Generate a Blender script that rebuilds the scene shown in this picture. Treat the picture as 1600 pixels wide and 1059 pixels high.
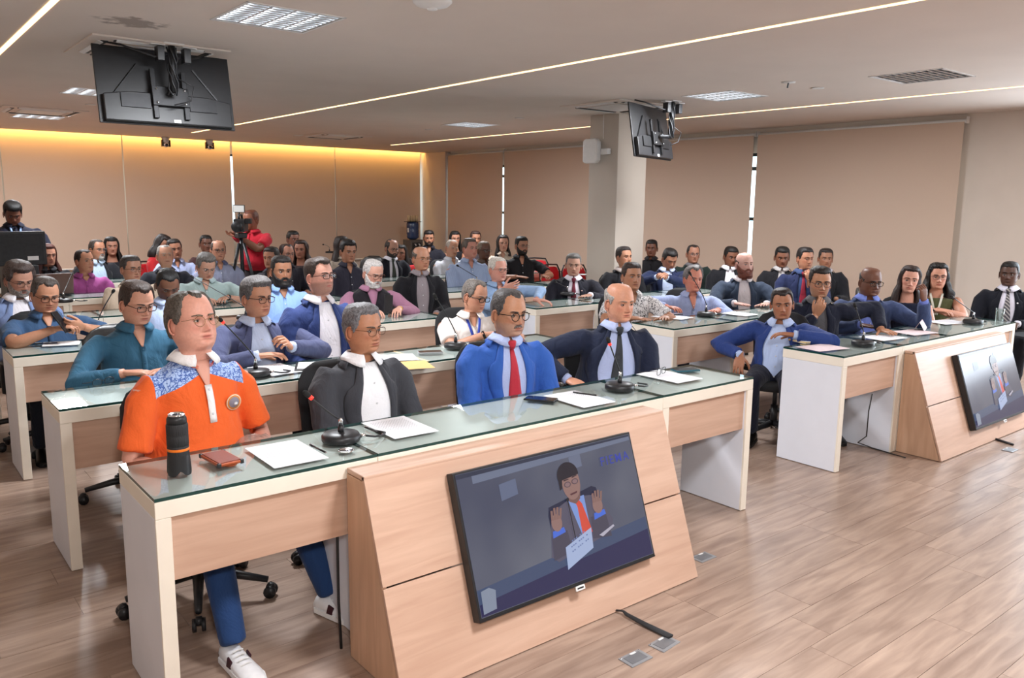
import bpy, bmesh, math, random, time
import numpy as np
from mathutils import Vector, Matrix, Quaternion, noise
from mathutils.bvhtree import BVHTree
T0 = time.time()
PI = math.pi
sc = bpy.context.scene
for o in list(bpy.data.objects): bpy.data.objects.remove(o)
C = sc.collection
# ------------------------------------------------------------ camera
YAW, PITCH, ROLL, CAMH = 0.6790, 0.16418, 0.01235, 1.7256
fw = Vector((math.sin(YAW)*math.cos(PITCH), math.cos(YAW)*math.cos(PITCH), -math.sin(PITCH)))
r0 = Vector((math.cos(YAW), -math.sin(YAW), 0)); u0 = r0.cross(fw)
rt = r0*math.cos(ROLL)+u0*math.sin(ROLL); up = u0*math.cos(ROLL)-r0*math.sin(ROLL)
cd = bpy.data.cameras.new('camera'); cam = bpy.data.objects.new('camera', cd); C.objects.link(cam)
cd.sensor_width = 36; cd.lens = 1272.8/1600*36; cd.clip_start = .05; cd.clip_end = 200
cam.matrix_world = Matrix(((rt.x, up.x, -fw.x, 0), (rt.y, up.y, -fw.y, 0), (rt.z, up.z, -fw.z, CAMH), (0, 0, 0, 1)))
sc.camera = cam
# ------------------------------------------------------------ world, lights, exposure
w = bpy.data.worlds.new('world'); sc.world = w; w.use_nodes = True
bg = w.node_tree.nodes['Background']; bg.inputs[0].default_value = (.72, .86, 1, 1); bg.inputs[1].default_value = 3.5
sc.view_settings.view_transform = 'Standard'; sc.view_settings.look = 'None'; sc.view_settings.gamma = 1
sc.view_settings.use_curve_mapping = False; sc.view_settings.exposure = 0.16
sc.cycles.max_bounces = 6; sc.cycles.diffuse_bounces = 3; sc.cycles.glossy_bounces = 3; sc.cycles.transmission_bounces = 5
sc.cycles.transparent_max_bounces = 6; sc.cycles.caustics_reflective = False; sc.cycles.caustics_refractive = False
sc.cycles.sample_clamp_indirect = 4.0
sc.cycles.use_denoising = True
def area(name, loc, rot, sx, sy, power, col, spread=None):
    l = bpy.data.lights.new(name, 'AREA'); l.shape = 'RECTANGLE'; l.size = sx; l.size_y = sy; l.energy = power; l.color = col
    if spread: l.spread = spread
    o = bpy.data.objects.new(name, l); C.objects.link(o); o.location = loc; o.rotation_euler = rot; return o
# the photographer's flash, held above the lens
fl = area('camera_flash', (.06, -.12, 2.02), (0, 0, 0), .16, .12, 39, (1, .96, .93))
fl.rotation_euler = (fw.to_track_quat('-Z', 'Y')).to_euler()
# daylight through the windows to the right of the photographer
area('window_daylight', (10.1, 1.2, 1.6), (0, math.radians(90), 0), 1.6, 3.6, 140, (.82, .9, 1))

# ------------------------------------------------------------ materials
MATS = {}
def nt(m): return m.node_tree.nodes, m.node_tree.links
def mat(name, col, rough=.6, metal=0, var=.06, scale=30, bump=0, bscale=None, spec=.5, coat=0, trans=0, emit=None, estr=1, stretch=None, ior=1.45, sheen=0, alpha=1):
    if name in MATS: return MATS[name]
    m = bpy.data.materials.new(name); m.use_nodes = True; N, L = nt(m); b = N['Principled BSDF']
    b.inputs['Roughness'].default_value = rough; b.inputs['Metallic'].default_value = metal
    b.inputs['Specular IOR Level'].default_value = spec; b.inputs['Coat Weight'].default_value = coat; b.inputs['Coat Roughness'].default_value = .1
    b.inputs['Transmission Weight'].default_value = trans; b.inputs['IOR'].default_value = ior; b.inputs['Alpha'].default_value = alpha
    if sheen: b.inputs['Sheen Weight'].default_value = sheen
    tc = N.new('ShaderNodeTexCoord'); mp = N.new('ShaderNodeMapping'); L.new(tc.outputs['Object'], mp.inputs[0])
    if stretch: mp.inputs['Scale'].default_value = stretch
    nz = N.new('ShaderNodeTexNoise'); nz.inputs['Scale'].default_value = scale; nz.inputs['Detail'].default_value = 3; L.new(mp.outputs[0], nz.inputs[0])
    mr = N.new('ShaderNodeMapRange'); mr.inputs[1].default_value = .25; mr.inputs[2].default_value = .75
    mr.inputs[3].default_value = 1-var; mr.inputs[4].default_value = 1+var; L.new(nz.outputs[0], mr.inputs[0])
    mx = N.new('ShaderNodeVectorMath'); mx.operation = 'SCALE'; mx.inputs[0].default_value = col[:3]; L.new(mr.outputs[0], mx.inputs['Scale'])
    L.new(mx.outputs[0], b.inputs['Base Color'])
    if bump:
        bp = N.new('ShaderNodeBump'); bp.inputs['Strength'].default_value = bump; bp.inputs['Distance'].default_value = .01
        n2 = nz
        if bscale:
            n2 = N.new('ShaderNodeTexNoise'); n2.inputs['Scale'].default_value = bscale; n2.inputs['Detail'].default_value = 4; L.new(mp.outputs[0], n2.inputs[0])
        L.new(n2.outputs[0], bp.inputs['Height']); L.new(bp.outputs[0], b.inputs['Normal'])
    if emit:
        b.inputs['Emission Color'].default_value = (*emit, 1); b.inputs['Emission Strength'].default_value = estr
    MATS[name] = m; return m
def s2l(h):
    h = h.lstrip('#'); v = [int(h[i:i+2], 16)/255 for i in (0, 2, 4)]
    return tuple((c/12.92 if c <= .04045 else ((c+.055)/1.055)**2.4) for c in v)
def woodmat(name, c1, c2, stretch, rough=.45, scale=3.0, perobj=0, perisl=0, coat=0, bump=.05, spec=.5):
    m = bpy.data.materials.new(name); m.use_nodes = True; N, L = nt(m); b = N['Principled BSDF']
    b.inputs['Roughness'].default_value = rough; b.inputs['Coat Weight'].default_value = coat; b.inputs['Coat Roughness'].default_value = .15
    b.inputs['Specular IOR Level'].default_value = spec
    tc = N.new('ShaderNodeTexCoord'); mp = N.new('ShaderNodeMapping'); mp.inputs['Scale'].default_value = stretch; L.new(tc.outputs['Object'], mp.inputs[0])
    oi = N.new('ShaderNodeObjectInfo'); ge = N.new('ShaderNodeNewGeometry')
    ad = N.new('ShaderNodeMath'); ad.operation = 'ADD'; L.new(oi.outputs['Random'], ad.inputs[0]); L.new(ge.outputs['Random Per Island'], ad.inputs[1])
    if perobj:
        sc_ = N.new('ShaderNodeMath'); sc_.operation = 'MULTIPLY'; sc_.inputs[1].default_value = 37; L.new(ad.outputs[0], sc_.inputs[0])
        L.new(sc_.outputs[0], mp.inputs['Location'])
    nz = N.new('ShaderNodeTexNoise'); nz.inputs['Scale'].default_value = scale; nz.inputs['Detail'].default_value = 6; nz.inputs['Distortion'].default_value = .6
    L.new(mp.outputs[0], nz.inputs[0])
    cr = N.new('ShaderNodeValToRGB'); cr.color_ramp.elements[0].position = .3; cr.color_ramp.elements[1].position = .72
    cr.color_ramp.elements[0].color = (*c1, 1); cr.color_ramp.elements[1].color = (*c2, 1); L.new(nz.outputs[0], cr.inputs[0])
    out = cr.outputs[0]
    if perobj:
        fr = N.new('ShaderNodeMath'); fr.operation = 'FRACT'; L.new(sc_.outputs[0], fr.inputs[0])
        mr = N.new('ShaderNodeMapRange'); mr.inputs[3].default_value = 1-perobj; mr.inputs[4].default_value = 1+perobj; L.new(fr.outputs[0], mr.inputs[0])
        vm = N.new('ShaderNodeVectorMath'); vm.operation = 'SCALE'; L.new(out, vm.inputs[0]); L.new(mr.outputs[0], vm.inputs['Scale']); out = vm.outputs[0]
    L.new(out, b.inputs['Base Color'])
    if bump:
        bp = N.new('ShaderNodeBump'); bp.inputs['Strength'].default_value = bump; bp.inputs['Distance'].default_value = .004
        L.new(nz.outputs[0], bp.inputs['Height']); L.new(bp.outputs[0], b.inputs['Normal'])
    MATS[name] = m; return m
def emat(name, col, s):
    if name in MATS: return MATS[name]
    m = bpy.data.materials.new(name); m.use_nodes = True; N, L = nt(m); N.remove(N['Principled BSDF'])
    e = N.new('ShaderNodeEmission'); e.inputs[0].default_value = (*col, 1); e.inputs[1].default_value = s
    L.new(e.outputs[0], N['Material Output'].inputs[0]); MATS[name] = m; return m

# ------------------------------------------------------------ mesh collector
class MB:
    def __init__(s): s.v = []; s.f = []; s.m = []
    def add(s, vs, fs, mi=0):
        k = len(s.v); s.v += [tuple(p) for p in vs]; s.f += [tuple(i+k for i in f) for f in fs]; s.m += [mi]*len(fs); return s
    def box(s, c, d, rot=None, mi=0, taper=None):
        x, y, z = [q/2 for q in d]; vs = [Vector((a*x, b*y, e*z)) for e in (-1, 1) for b in (-1, 1) for a in (-1, 1)]
        if taper:
            for i in range(4, 8): vs[i].x *= taper; vs[i].y *= taper
        if rot is not None:
            R = rot if isinstance(rot, Matrix) else Matrix.Rotation(rot, 3, 'Z'); vs = [R @ p for p in vs]
        vs = [p+Vector(c) for p in vs]
        return s.add(vs, [(0, 2, 3, 1), (4, 5, 7, 6), (0, 1, 5, 4), (2, 6, 7, 3), (0, 4, 6, 2), (1, 3, 7, 5)], mi)
    def b2(s, a, b, mi=0): return s.box([(a[i]+b[i])/2 for i in range(3)], [abs(b[i]-a[i]) for i in range(3)], mi=mi)
    def poly(s, vs, mi=0): return s.add(vs, [tuple(range(len(vs)))], mi)
    def prism(s, pts, axis, a, b, mi=0):   # pts 2d outline in the two other axes
        def P(p, t):
            q = list(p); q.insert(axis, t); return q
        n = len(pts); vs = [P(p, a) for p in pts]+[P(p, b) for p in pts]
        return s.add(vs, [tuple(range(n))[::-1], tuple(range(n, 2*n))]+[(i, (i+1) % n, (i+1) % n+n, i+n) for i in range(n)], mi)
    def tube(s, path, r, n=8, mi=0, cap=True, flat=1.0, upv=None):
        P = [Vector(p) for p in path]; R = r if isinstance(r, (list, tuple)) else [r]*len(P); vs = []; fs = []
        prev = None
        for i, p in enumerate(P):
            t = (P[min(i+1, len(P)-1)]-P[max(i-1, 0)]).normalized()
            if prev is None:
                a = Vector(upv) if upv else (Vector((0, 0, 1)) if abs(t.z) < .9 else Vector((1, 0, 0)))
                u = (a-t*a.dot(t)).normalized()
            else: u = (prev-t*prev.dot(t)).normalized()
            prev = u; w_ = t.cross(u)
            for k in range(n):
                a = 2*PI*k/n; vs.append(p+u*math.cos(a)*R[i]*flat+w_*math.sin(a)*R[i])
        for i in range(len(P)-1):
            for k in range(n): fs.append((i*n+k, i*n+(k+1) % n, (i+1)*n+(k+1) % n, (i+1)*n+k))
        if cap:
            fs.append(tuple(range(n))[::-1]); fs.append(tuple((len(P)-1)*n+k for k in range(n)))
        return s.add(vs, fs, mi)
    def lathe(s, prof, n=16, c=(0, 0, 0), mi=0, M=None):
        vs = []; fs = []
        for r, z in prof:
            for k in range(n):
                a = 2*PI*k/n; p = Vector((r*math.cos(a), r*math.sin(a), z)); p = (M @ p) if M else p; vs.append(p+Vector(c))
        for i in range(len(prof)-1):
            for k in range(n): fs.append((i*n+k, i*n+(k+1) % n, (i+1)*n+(k+1) % n, (i+1)*n+k))
        fs.append(tuple(range(n))[::-1]); fs.append(tuple((len(prof)-1)*n+k for k in range(n)))
        return s.add(vs, fs, mi)
    def rings(s, rs, mi=0, cap=True):
        n = len(rs[0]); vs = [p for r in rs for p in r]; fs = []
        for i in range(len(rs)-1):
            for k in range(n): fs.append((i*n+k, i*n+(k+1) % n, (i+1)*n+(k+1) % n, (i+1)*n+k))
        if cap: fs.append(tuple(range(n))[::-1]); fs.append(tuple((len(rs)-1)*n+k for k in range(n)))
        return s.add(vs, fs, mi)
    def grid(s, P, mi=0):      # P[i][j] points
        n = len(P[0]); vs = [p for r in P for p in r]
        return s.add(vs, [(i*n+j, i*n+j+1, (i+1)*n+j+1, (i+1)*n+j) for i in range(len(P)-1) for j in range(n-1)], mi)
    def ell(s, c, r, n=12, m=8, mi=0, M=None):
        vs = []; 
        for i in range(m+1):
            t = PI*i/m
            for k in range(n):
                a = 2*PI*k/n; p = Vector((r[0]*math.sin(t)*math.cos(a), r[1]*math.sin(t)*math.sin(a), r[2]*math.cos(t)))
                vs.append((M @ p if M else p)+Vector(c))
        return s.add(vs, [(i*n+k, (i+1)*n+k, (i+1)*n+(k+1) % n, i*n+(k+1) % n) for i in range(m) for k in range(n)], mi)
    def mesh(s, name, mats, smooth=False):
        me = bpy.data.meshes.new(name); me.from_pydata(s.v, [], s.f); 
        for m in (mats if isinstance(mats, (list, tuple)) else [mats]): me.materials.append(m)
        if any(s.m): me.polygons.foreach_set('material_index', s.m)
        if smooth: me.polygons.foreach_set('use_smooth', [True]*len(me.polygons))
        me.update(); return me
    def build(s, name, mats, parent=None, smooth=False, bevel=0, loc=None, rot=None):
        return link(name, s.mesh(name, mats, smooth), parent, bevel, loc, rot)
def link(name, me, parent=None, bevel=0, loc=None, rot=None):
    o = bpy.data.objects.new(name, me); C.objects.link(o); o.parent = parent
    if loc is not None: o.location = loc
    if rot is not None: o.rotation_euler = rot
    if bevel:
        b = o.modifiers.new('bevel', 'BEVEL'); b.width = bevel; b.segments = 2; b.limit_method = 'ANGLE'; b.angle_limit = .6
    return o
def tag(o, label, cat, group=None, kind=None):
    if label: o['label'] = label
    if cat: o['category'] = cat
    if group: o['group'] = group
    if kind: o['kind'] = kind
    return o
def thing(name, label, cat, loc=(0, 0, 0), rz=0, group=None):
    o = bpy.data.objects.new(name, None); C.objects.link(o); o.location = loc; o.rotation_euler = (0, 0, rz); o.empty_display_size = .1
    return tag(o, label, cat, group)
def dup(root, loc, rz=0, label=None, group=None):
    def cp(o, par):
        c = o.copy(); C.objects.link(c)
        if par is not None: c.parent = par
        for ch in list(KIDS.get(o.name, [])): 
            d = cp(ch, c); KIDS.setdefault(c.name, []).append(d)
        return c
    def reg(o):
        if o.name not in KIDS:
            KIDS[o.name] = list(o.children)
            for ch in o.children: reg(ch)
    reg(root)
    r = cp(root, None); r.location = loc; r.rotation_euler = (0, 0, rz)
    if label: r['label'] = label
    if group: r['group'] = group
    return r
KIDS = {}
def struct(o): o['kind'] = 'structure'; return o

M_ceil = mat('ceiling_paint', s2l('#dfd2c8'), .9, var=.03, scale=2)
N, L = nt(M_ceil); b = N['Principled BSDF']; src = b.inputs['Base Color'].links[0].from_socket; tc = [q for q in N if q.type == 'TEX_COORD'][0]
mp = N.new('ShaderNodeMapping'); mp.vector_type = 'TEXTURE'; mp.inputs['Location'].default_value = (1.52, 5.78, 2.83); mp.inputs['Scale'].default_value = (.40, .36, .5); L.new(tc.outputs['Object'], mp.inputs[0])
gr = N.new('ShaderNodeTexGradient'); gr.gradient_type = 'SPHERICAL'; L.new(mp.outputs[0], gr.inputs[0]); nz = N.new('ShaderNodeTexNoise'); nz.inputs['Scale'].default_value = 14; nz.inputs['Detail'].default_value = 5; L.new(tc.outputs['Object'], nz.inputs[0])
mu = N.new('ShaderNodeMath'); mu.operation = 'MULTIPLY'; L.new(gr.outputs['Fac'], mu.inputs[0]); L.new(nz.outputs[0], mu.inputs[1]); cr = N.new('ShaderNodeValToRGB'); cr.color_ramp.elements[0].position = .24; cr.color_ramp.elements[1].position = .34; cr.color_ramp.elements[0].color = (0, 0, 0, 1); cr.color_ramp.elements[1].color = (.6, .6, .6, 1); L.new(mu.outputs[0], cr.inputs[0])
mx = N.new('ShaderNodeMix'); mx.data_type = 'RGBA'; L.new(cr.outputs[0], mx.inputs['Factor']); L.new(src, mx.inputs['A']); mx.inputs['B'].default_value = (.12, .08, .06, 1); L.new(mx.outputs['Result'], b.inputs['Base Color'])
M_wall = mat('wall_paint', s2l('#d6cabf'), .9, var=.03, scale=3)
M_wallw = mat('wall_paint_cool', s2l('#c2b6aa'), .85, var=.03, scale=3)
M_blind = mat('blind_fabric', s2l('#cfb8a6'), .9, var=.05, scale=400, bump=.05)
M_alum = mat('brushed_aluminium', (.75, .75, .76), .35, 1, .1, 60)
M_white = mat('white_plastic', (.78, .77, .76), .4, var=.03)
M_black = mat('black_plastic', (.018, .018, .02), .4, var=.1, bump=.03)
M_dark = mat('dark_metal', (.03, .03, .032), .45, .6, .15)
M_glossb = mat('glossy_black', (.01, .01, .012), .12, var=.02)
M_chrome = mat('chrome', (.8, .8, .82), .15, 1, .03)
M_lam = mat('white_laminate', s2l('#e4e6ee'), .45, var=.02, scale=8)
M_edge = mat('cream_edge_laminate', s2l('#f0e7d8'), .4, var=.03, scale=10)
M_top = mat('grey_top_laminate', s2l('#d2d6d4'), .3, var=.03, scale=6)
M_oakx = woodmat('light_oak_laminate', s2l('#c19c86'), s2l('#d3b09a'), (1.0, 12, 12), rough=.4, scale=2.2, bump=.02)
M_oakz = woodmat('light_oak_upright', s2l('#bd9679'), s2l('#cfa88b'), (12, 12, 1.2), rough=.4, scale=2.2, bump=.02)
M_floor = woodmat('vinyl_oak_floor', s2l('#8c7466'), s2l('#b39a89'), (1.1, 9, 1), rough=.29, scale=2.6, perobj=.055, bump=.04)
m = bpy.data.materials.new('clear_glass'); m.use_nodes = True; N, L = nt(m); N.remove(N['Principled BSDF'])
g = N.new('ShaderNodeBsdfGlossy'); g.inputs['Roughness'].default_value = .015; tr = N.new('ShaderNodeBsdfTransparent'); tr.inputs[0].default_value = (.9, .95, .93, 1)
ge_ = N.new('ShaderNodeNewGeometry'); dt = N.new('ShaderNodeVectorMath'); dt.operation = 'DOT_PRODUCT'; L.new(ge_.outputs['Incoming'], dt.inputs[0]); L.new(ge_.outputs['Normal'], dt.inputs[1])
ab = N.new('ShaderNodeMath'); ab.operation = 'ABSOLUTE'; L.new(dt.outputs['Value'], ab.inputs[0]); om = N.new('ShaderNodeMath'); om.operation = 'SUBTRACT'; om.inputs[0].default_value = 1; L.new(ab.outputs[0], om.inputs[1])
pw_ = N.new('ShaderNodeMath'); pw_.operation = 'POWER'; pw_.inputs[1].default_value = 4.5; L.new(om.outputs[0], pw_.inputs[0]); fr = N.new('ShaderNodeMath'); fr.operation = 'MULTIPLY_ADD'; fr.inputs[1].default_value = .92; fr.inputs[2].default_value = .06; L.new(pw_.outputs[0], fr.inputs[0])
mxs = N.new('ShaderNodeMixShader')
tn = N.new('ShaderNodeTexNoise'); tn.inputs['Scale'].default_value = 3; bpn = N.new('ShaderNodeBump'); bpn.inputs['Strength'].default_value = .004; L.new(tn.outputs[0], bpn.inputs['Height']); L.new(bpn.outputs[0], g.inputs['Normal'])
L.new(fr.outputs[0], mxs.inputs[0]); L.new(tr.outputs[0], mxs.inputs[1]); L.new(g.outputs[0], mxs.inputs[2]); L.new(mxs.outputs[0], N['Material Output'].inputs[0])
M_glass = m
M_gedge = mat('glass_edge_green', (.01, .05, .045), .15, var=.05)
M_lens = m2 = m.copy(); m2.name = 'spectacle_lens'; [setattr(q.inputs[1], 'default_value', .3) or setattr(q.inputs[2], 'default_value', .02) for q in m2.node_tree.nodes if q.type == 'MATH' and q.operation == 'MULTIPLY_ADD']; m2.node_tree.nodes['Transparent BSDF'].inputs[0].default_value = (.97, .98, .98, 1)

# ------------------------------------------------------------ room shell
TOP = .783; CE = 2.836; XL, XR, YF, YB = -1.9, 10.36, -3.2, 16.15
LIGHTS = [(2.17, 5.03, 1), (2.17, 9.75, 1), (7.06, 9.75, 1), (7.06, 5.35, 1), (7.2, 3.43, 0), (2.17, .6, 1), (7.06, .6, 1), (4.6, 2.9, 0), (2.17, 13.2, 1)]  # those behind the camera and far back left are added for their light
LIGHTS = [l for l in LIGHTS if l[0] != 4.6]
def cells(name, holes, x0, x1, y0, y1, f, m_):
    xs = sorted({x0, x1}|{h[0] for h in holes}|{h[1] for h in holes}); ys = sorted({y0, y1}|{h[2] for h in holes}|{h[3] for h in holes})
    b = MB()
    for i in range(len(xs)-1):
        for j in range(len(ys)-1):
            cx, cy = (xs[i]+xs[i+1])/2, (ys[j]+ys[j+1])/2
            if any(h[0] < cx < h[1] and h[2] < cy < h[3] for h in holes): continue
            f(b, xs[i], xs[i+1], ys[j], ys[j+1])
    return b.build(name, m_)
hs = [(x-.31, x+.31, y-.31, y+.31) for x, y, _ in LIGHTS]
struct(cells('ceiling', hs, XL, XR, YF, 15.86, lambda b, a, c, d, e: b.b2((a, d, CE), (c, e, CE+.02)), M_ceil))
# raised cove before the back wall, with its warm strip light
b = MB(); b.b2((XL, 15.86, CE), (XR, 15.84, 3.15)); b.b2((XL, 15.84, 3.15), (XR, YB+.1, 3.17)); struct(b.build('trim_1', M_ceil))
b = MB(); b.b2((XL+.1, 15.875, 2.93), (XR-.05, 15.90, 2.96)); tag(b.build('light_strip', emat('cove_led', (1, .60, .17), 44)), 'warm strip light hidden in the cove above the back wall blinds', 'strip light')
# floor slab and planks
fl_ = MB().b2((XL, YF, -.05), (XR, YB, -.004)).build('floor', M_floor); struct(fl_)
rng = random.Random(5)
pw, pl_ = .184, 1.22
pm = MB(); e = .0009
pm.box((0, 0, -.002), (pl_-2*e, pw-2*e, .004)); plank = pm.mesh('plank', M_floor)
cands = []
j = 0; y = -.2
allp = []
yy = YF
while yy < YB-.01:
    off = rng.random()*pl_; xx = XL-off
    while xx < XR:
        allp.append((xx, yy)); xx += pl_
    yy += pw
def inview(x, y):
    d = Vector((x, y, -CAMH)); z = d.dot(fw)
    if z < .5: return None
    px, py = 800+1272.8*d.dot(rt)/z, 529.5-1272.8*d.dot(up)/z
    return z if -150 < px < 1750 and 520 < py < 1200 else None
sc_l = []
for (x, y) in allp:
    if x < XL or x+pl_ > XR: z = None
    else: z = inview(x+pl_/2, y+pw/2)
    sc_l.append((z if z else 1e9, x, y))
sc_l.sort(); nearp = {(x, y) for z, x, y in sc_l[:290] if z < 1e8}
rest = MB()
for (x, y) in allp:
    if (x, y) in nearp: link('plank', plank, fl_, loc=(x+pl_/2, y+pw/2, 0))
    else:
        x0, x1 = max(x, XL)+e, min(x+pl_, XR)-e; y1 = min(y+pw, YB)-e
        if x1-x0 > .02: rest.b2((x0, y+e, -.004), (x1, y1, 0))
r_ = rest.build('plank_field', M_floor, fl_); r_['kind'] = 'stuff'
# walls with window openings
def wall_y(name, y0, y1, holes, m_, x0=XL, x1=XR, z1=3.17):
    struct(cells(name, holes, x0, x1, 0, z1, lambda b, a, c, d, e_: b.b2((a, y0, d), (c, y1, e_)), m_))
def wall_x(name, x0, x1, holes, m_, y0=YF, y1=YB, z1=3.17):
    struct(cells(name, holes, y0, y1, 0, z1, lambda b, a, c, d, e_: b.b2((x0, a, d), (x1, c, e_)), m_))
WB = [(-.1, 1.9), (2.2, 3.85), (3.97, 8.0), (8.14, 10.36)]
wall_y('wall_back', YB, YB+.15, [(a, c, .95, 2.62) for a, c in WB], M_wall)
WR = [(3.9+.6, 7.0), (7.1, 10.0), (10.1, 14.9), (-.6, 3.2)]
wall_x('wall_right', XR, XR+.15, [(a, c, .95, 2.5) for a, c in WR], M_wall)
wall_x('wall_left', XL-.15, XL, [], M_wall); wall_y('wall_front', YF-.15, YF, [], M_wallw)
M_sky = MATS
k = 1
for a, c in WB:
    b = MB(); b.b2((a, YB+.06, .95), (c, YB+.066, 2.62)); o = struct(b.build('window_%d' % k, M_glass)); k += 1
    b = MB()
    for x in (a+.02, c-.02): b.b2((x-.02, YB+.03, .95), (x+.02, YB+.09, 2.62))
    for z in (.97, 2.6): b.b2((a, YB+.03, z-.02), (c, YB+.09, z+.02))
    b.build('window_frame', M_dark, o)
for a, c in WR:
    b = MB(); b.b2((XR+.06, a, .95), (XR+.066, c, 2.5)); o = struct(b.build('window_%d' % k, M_glass)); k += 1
    b = MB()
    for x in (a+.02, c-.02): b.b2((XR+.03, x-.02, .95), (XR+.09, x+.02, 2.5))
    for z in (.97, 1.55, 2.28, 2.48): b.b2((XR+.03, a, z-.025), (XR+.09, c, z+.025))
    b.build('window_frame', M_dark, o)
# wall pier in the back right corner and the free column
MB().b2((XR-.14, 15.05, 0), (XR, YB, 2.83)).build('trim_2', M_wall)['kind'] = 'structure'
MB().b2((7.41, 7.16, 0), (7.93, 7.66, CE)).build('wall_column', M_wallw, bevel=.006)['kind'] = 'structure'
b = MB()
b.b2((XL, YB-.012, 0), (XR, YB, .09)); struct(b.build('baseboard_back', M_lam))
b = MB(); b.b2((XR-.012, YF, 0), (XR, 15.0, .09)); struct(b.build('baseboard_right', M_lam))
# roller blinds
def blind(ax, a, c, zt, zb, label, group, pos):
    t = thing('roller_blind', label, 'blind', group=group)
    b = MB(); n = 14; m_ = 3; P = []
    for i in range(m_+1):
        z = zt+(zb-zt)*i/m_; row = []
        for j_ in range(n+1):
            u = a+(c-a)*j_/n; d = pos-.006*math.sin(u*3.1+z)*i/m_
            row.append((u, d, z) if ax == 'x' else (d, u, z))
        P.append(row)
    b.grid(P); P2 = [[(p[0]+(0 if ax == 'x' else .003), p[1]+(.003 if ax == 'x' else 0), p[2]) for p in r] for r in P]; b.grid([r[::-1] for r in P2])
    b.build('fabric', M_blind, t, True)
    b = MB(); q0 = (a-.015, pos+.03, zt+.01) if ax == 'x' else (pos+.03, a-.015, zt+.01); q1 = (c+.015, pos+.03, zt+.01) if ax == 'x' else (pos+.03, c+.015, zt+.01)
    b.tube([q0, q1], .026, 12); b.build('roller_tube', M_white, t, True)
    b = MB(); q0 = (a, pos, zb) if ax == 'x' else (pos, a, zb); q1 = (c, pos, zb) if ax == 'x' else (pos, c, zb)
    b.tube([q0, q1], .014, 8); b.build('bottom_bar', M_white, t, True)
    for u in (a-.02, c+.02):
        b = MB(); b.box((u, pos+.04, zt+.02) if ax == 'x' else (pos+.04, u, zt+.02), (.006, .07, .08) if ax == 'x' else (.07, .006, .08)); b.build('bracket', M_white, t)
XB = [-1.85, .05, 2.03, 3.91, 5.87, 8.07, 10.2]
nm = ['leftmost', 'left', 'second visible', 'third visible', 'fourth visible', 'rightmost']
LB = ['beige roller blind at the far left end of the back wall', 'beige back wall blind behind the standing man in dark polo', 'beige back wall blind between the two ceiling domes and the purple shirt man',
      'beige back wall blind behind the cameraman, left of the bright slit', 'beige back wall blind right of the cameraman', 'beige back wall blind behind the blue water bottle']
LB = ['beige roller blind on the back wall out at the far left', 'back wall blind behind the standing man in dark polo',
      'back wall blind between a thin dark gap and the bright slit by the cameraman', 'beige back wall blind directly right of the cameraman',
      'beige back wall blind beside the water dispenser, ending at the corner', 'x']
for i in range(1, 6):
    blind('x', XB[i]+(.022 if i == 4 else .009), XB[i+1]-(.022 if i in (3, 5) else .009), 3.02, .5, LB[i-1] if i == 0 else LB[[0, 0, 1, 2, 3, 4][i]], 'back wall roller blinds', YB-.14)
for a, c, l in ((4.34, 7.15, 'wide beige roller blind on the right wall, nearest the camera with free right edge'), (7.22, 10.3, 'beige right wall blind partly behind the square column'),
                (10.36, 13.03, 'beige right wall blind left of the square column'), (13.08, 15.02, 'narrow beige right wall blind nearest the back corner')):
    blind('y', a, c, 2.74, .45, l, 'right wall roller blinds', XR-.10)
# ------------------------------------------------------------ ceiling fittings
M_tube = emat('fluorescent_tube', (.86, .94, 1), 7)
M_led = emat('ceiling_led', (1, .66, .32), 3.2)
LL = {(2.17, 5.03): 'lit louvred ceiling light nearest the front, right of the hanging television', (2.17, 9.75): 'lit louvred ceiling light half hidden behind the large television',
      (7.06, 9.75): 'lit louvred ceiling light in the middle, farthest back', (7.06, 5.35): 'lit louvred ceiling light right of the column television', (7.2, 3.43): 'unlit louvred ceiling light at the upper right'}
lou = MB()
for i in range(5):
    x = -.29+.145*i; lou.prism([(x-.012, .0), (x+.012, .0), (x+.002, .045), (x-.002, .045)], 1, -.292, .292) if False else lou.b2((x-.006, -.292, .0), (x+.006, .292, .05))
for j in range(11):
    y = -.28+.056*j; lou.prism([(y-.009, 0), (y+.009, 0), (y+.001, .035), (y-.001, .035)], 0, -.288, .288)
lou = lou.mesh('louvre', M_alum)
fr_ = MB()
for a, b_ in (((-.31, -.31, -.004), (.31, -.292, .012)), ((-.31, .292, -.004), (.31, .31, .012)), ((-.31, -.31, -.004), (-.292, .31, .012)), ((.292, -.31, -.004), (.31, .31, .012))): fr_.b2(a, b_)
fr_ = fr_.mesh('frame', M_white)
hou = MB(); hou.b2((-.31, -.31, .1), (.31, .31, .104))
for a, b_ in (((-.31, -.31, .012), (.31, -.306, .1)), ((-.31, .306, .012), (.31, .31, .1)), ((-.31, -.31, .012), (-.306, .31, .1)), ((.306, -.31, .012), (.31, .31, .1))): hou.b2(a, b_)
hou = hou.mesh('housing', mat('reflector', (.8, .8, .8), .3, .7, .03))
tb = MB().tube([(0, -.285, 0), (0, .285, 0)], .008, 6).mesh('tube', M_tube, True)
tb0 = MB().tube([(0, -.285, 0), (0, .285, 0)], .008, 6).mesh('tube', mat('unlit_tube', (.7, .72, .75), .3), True)
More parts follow.
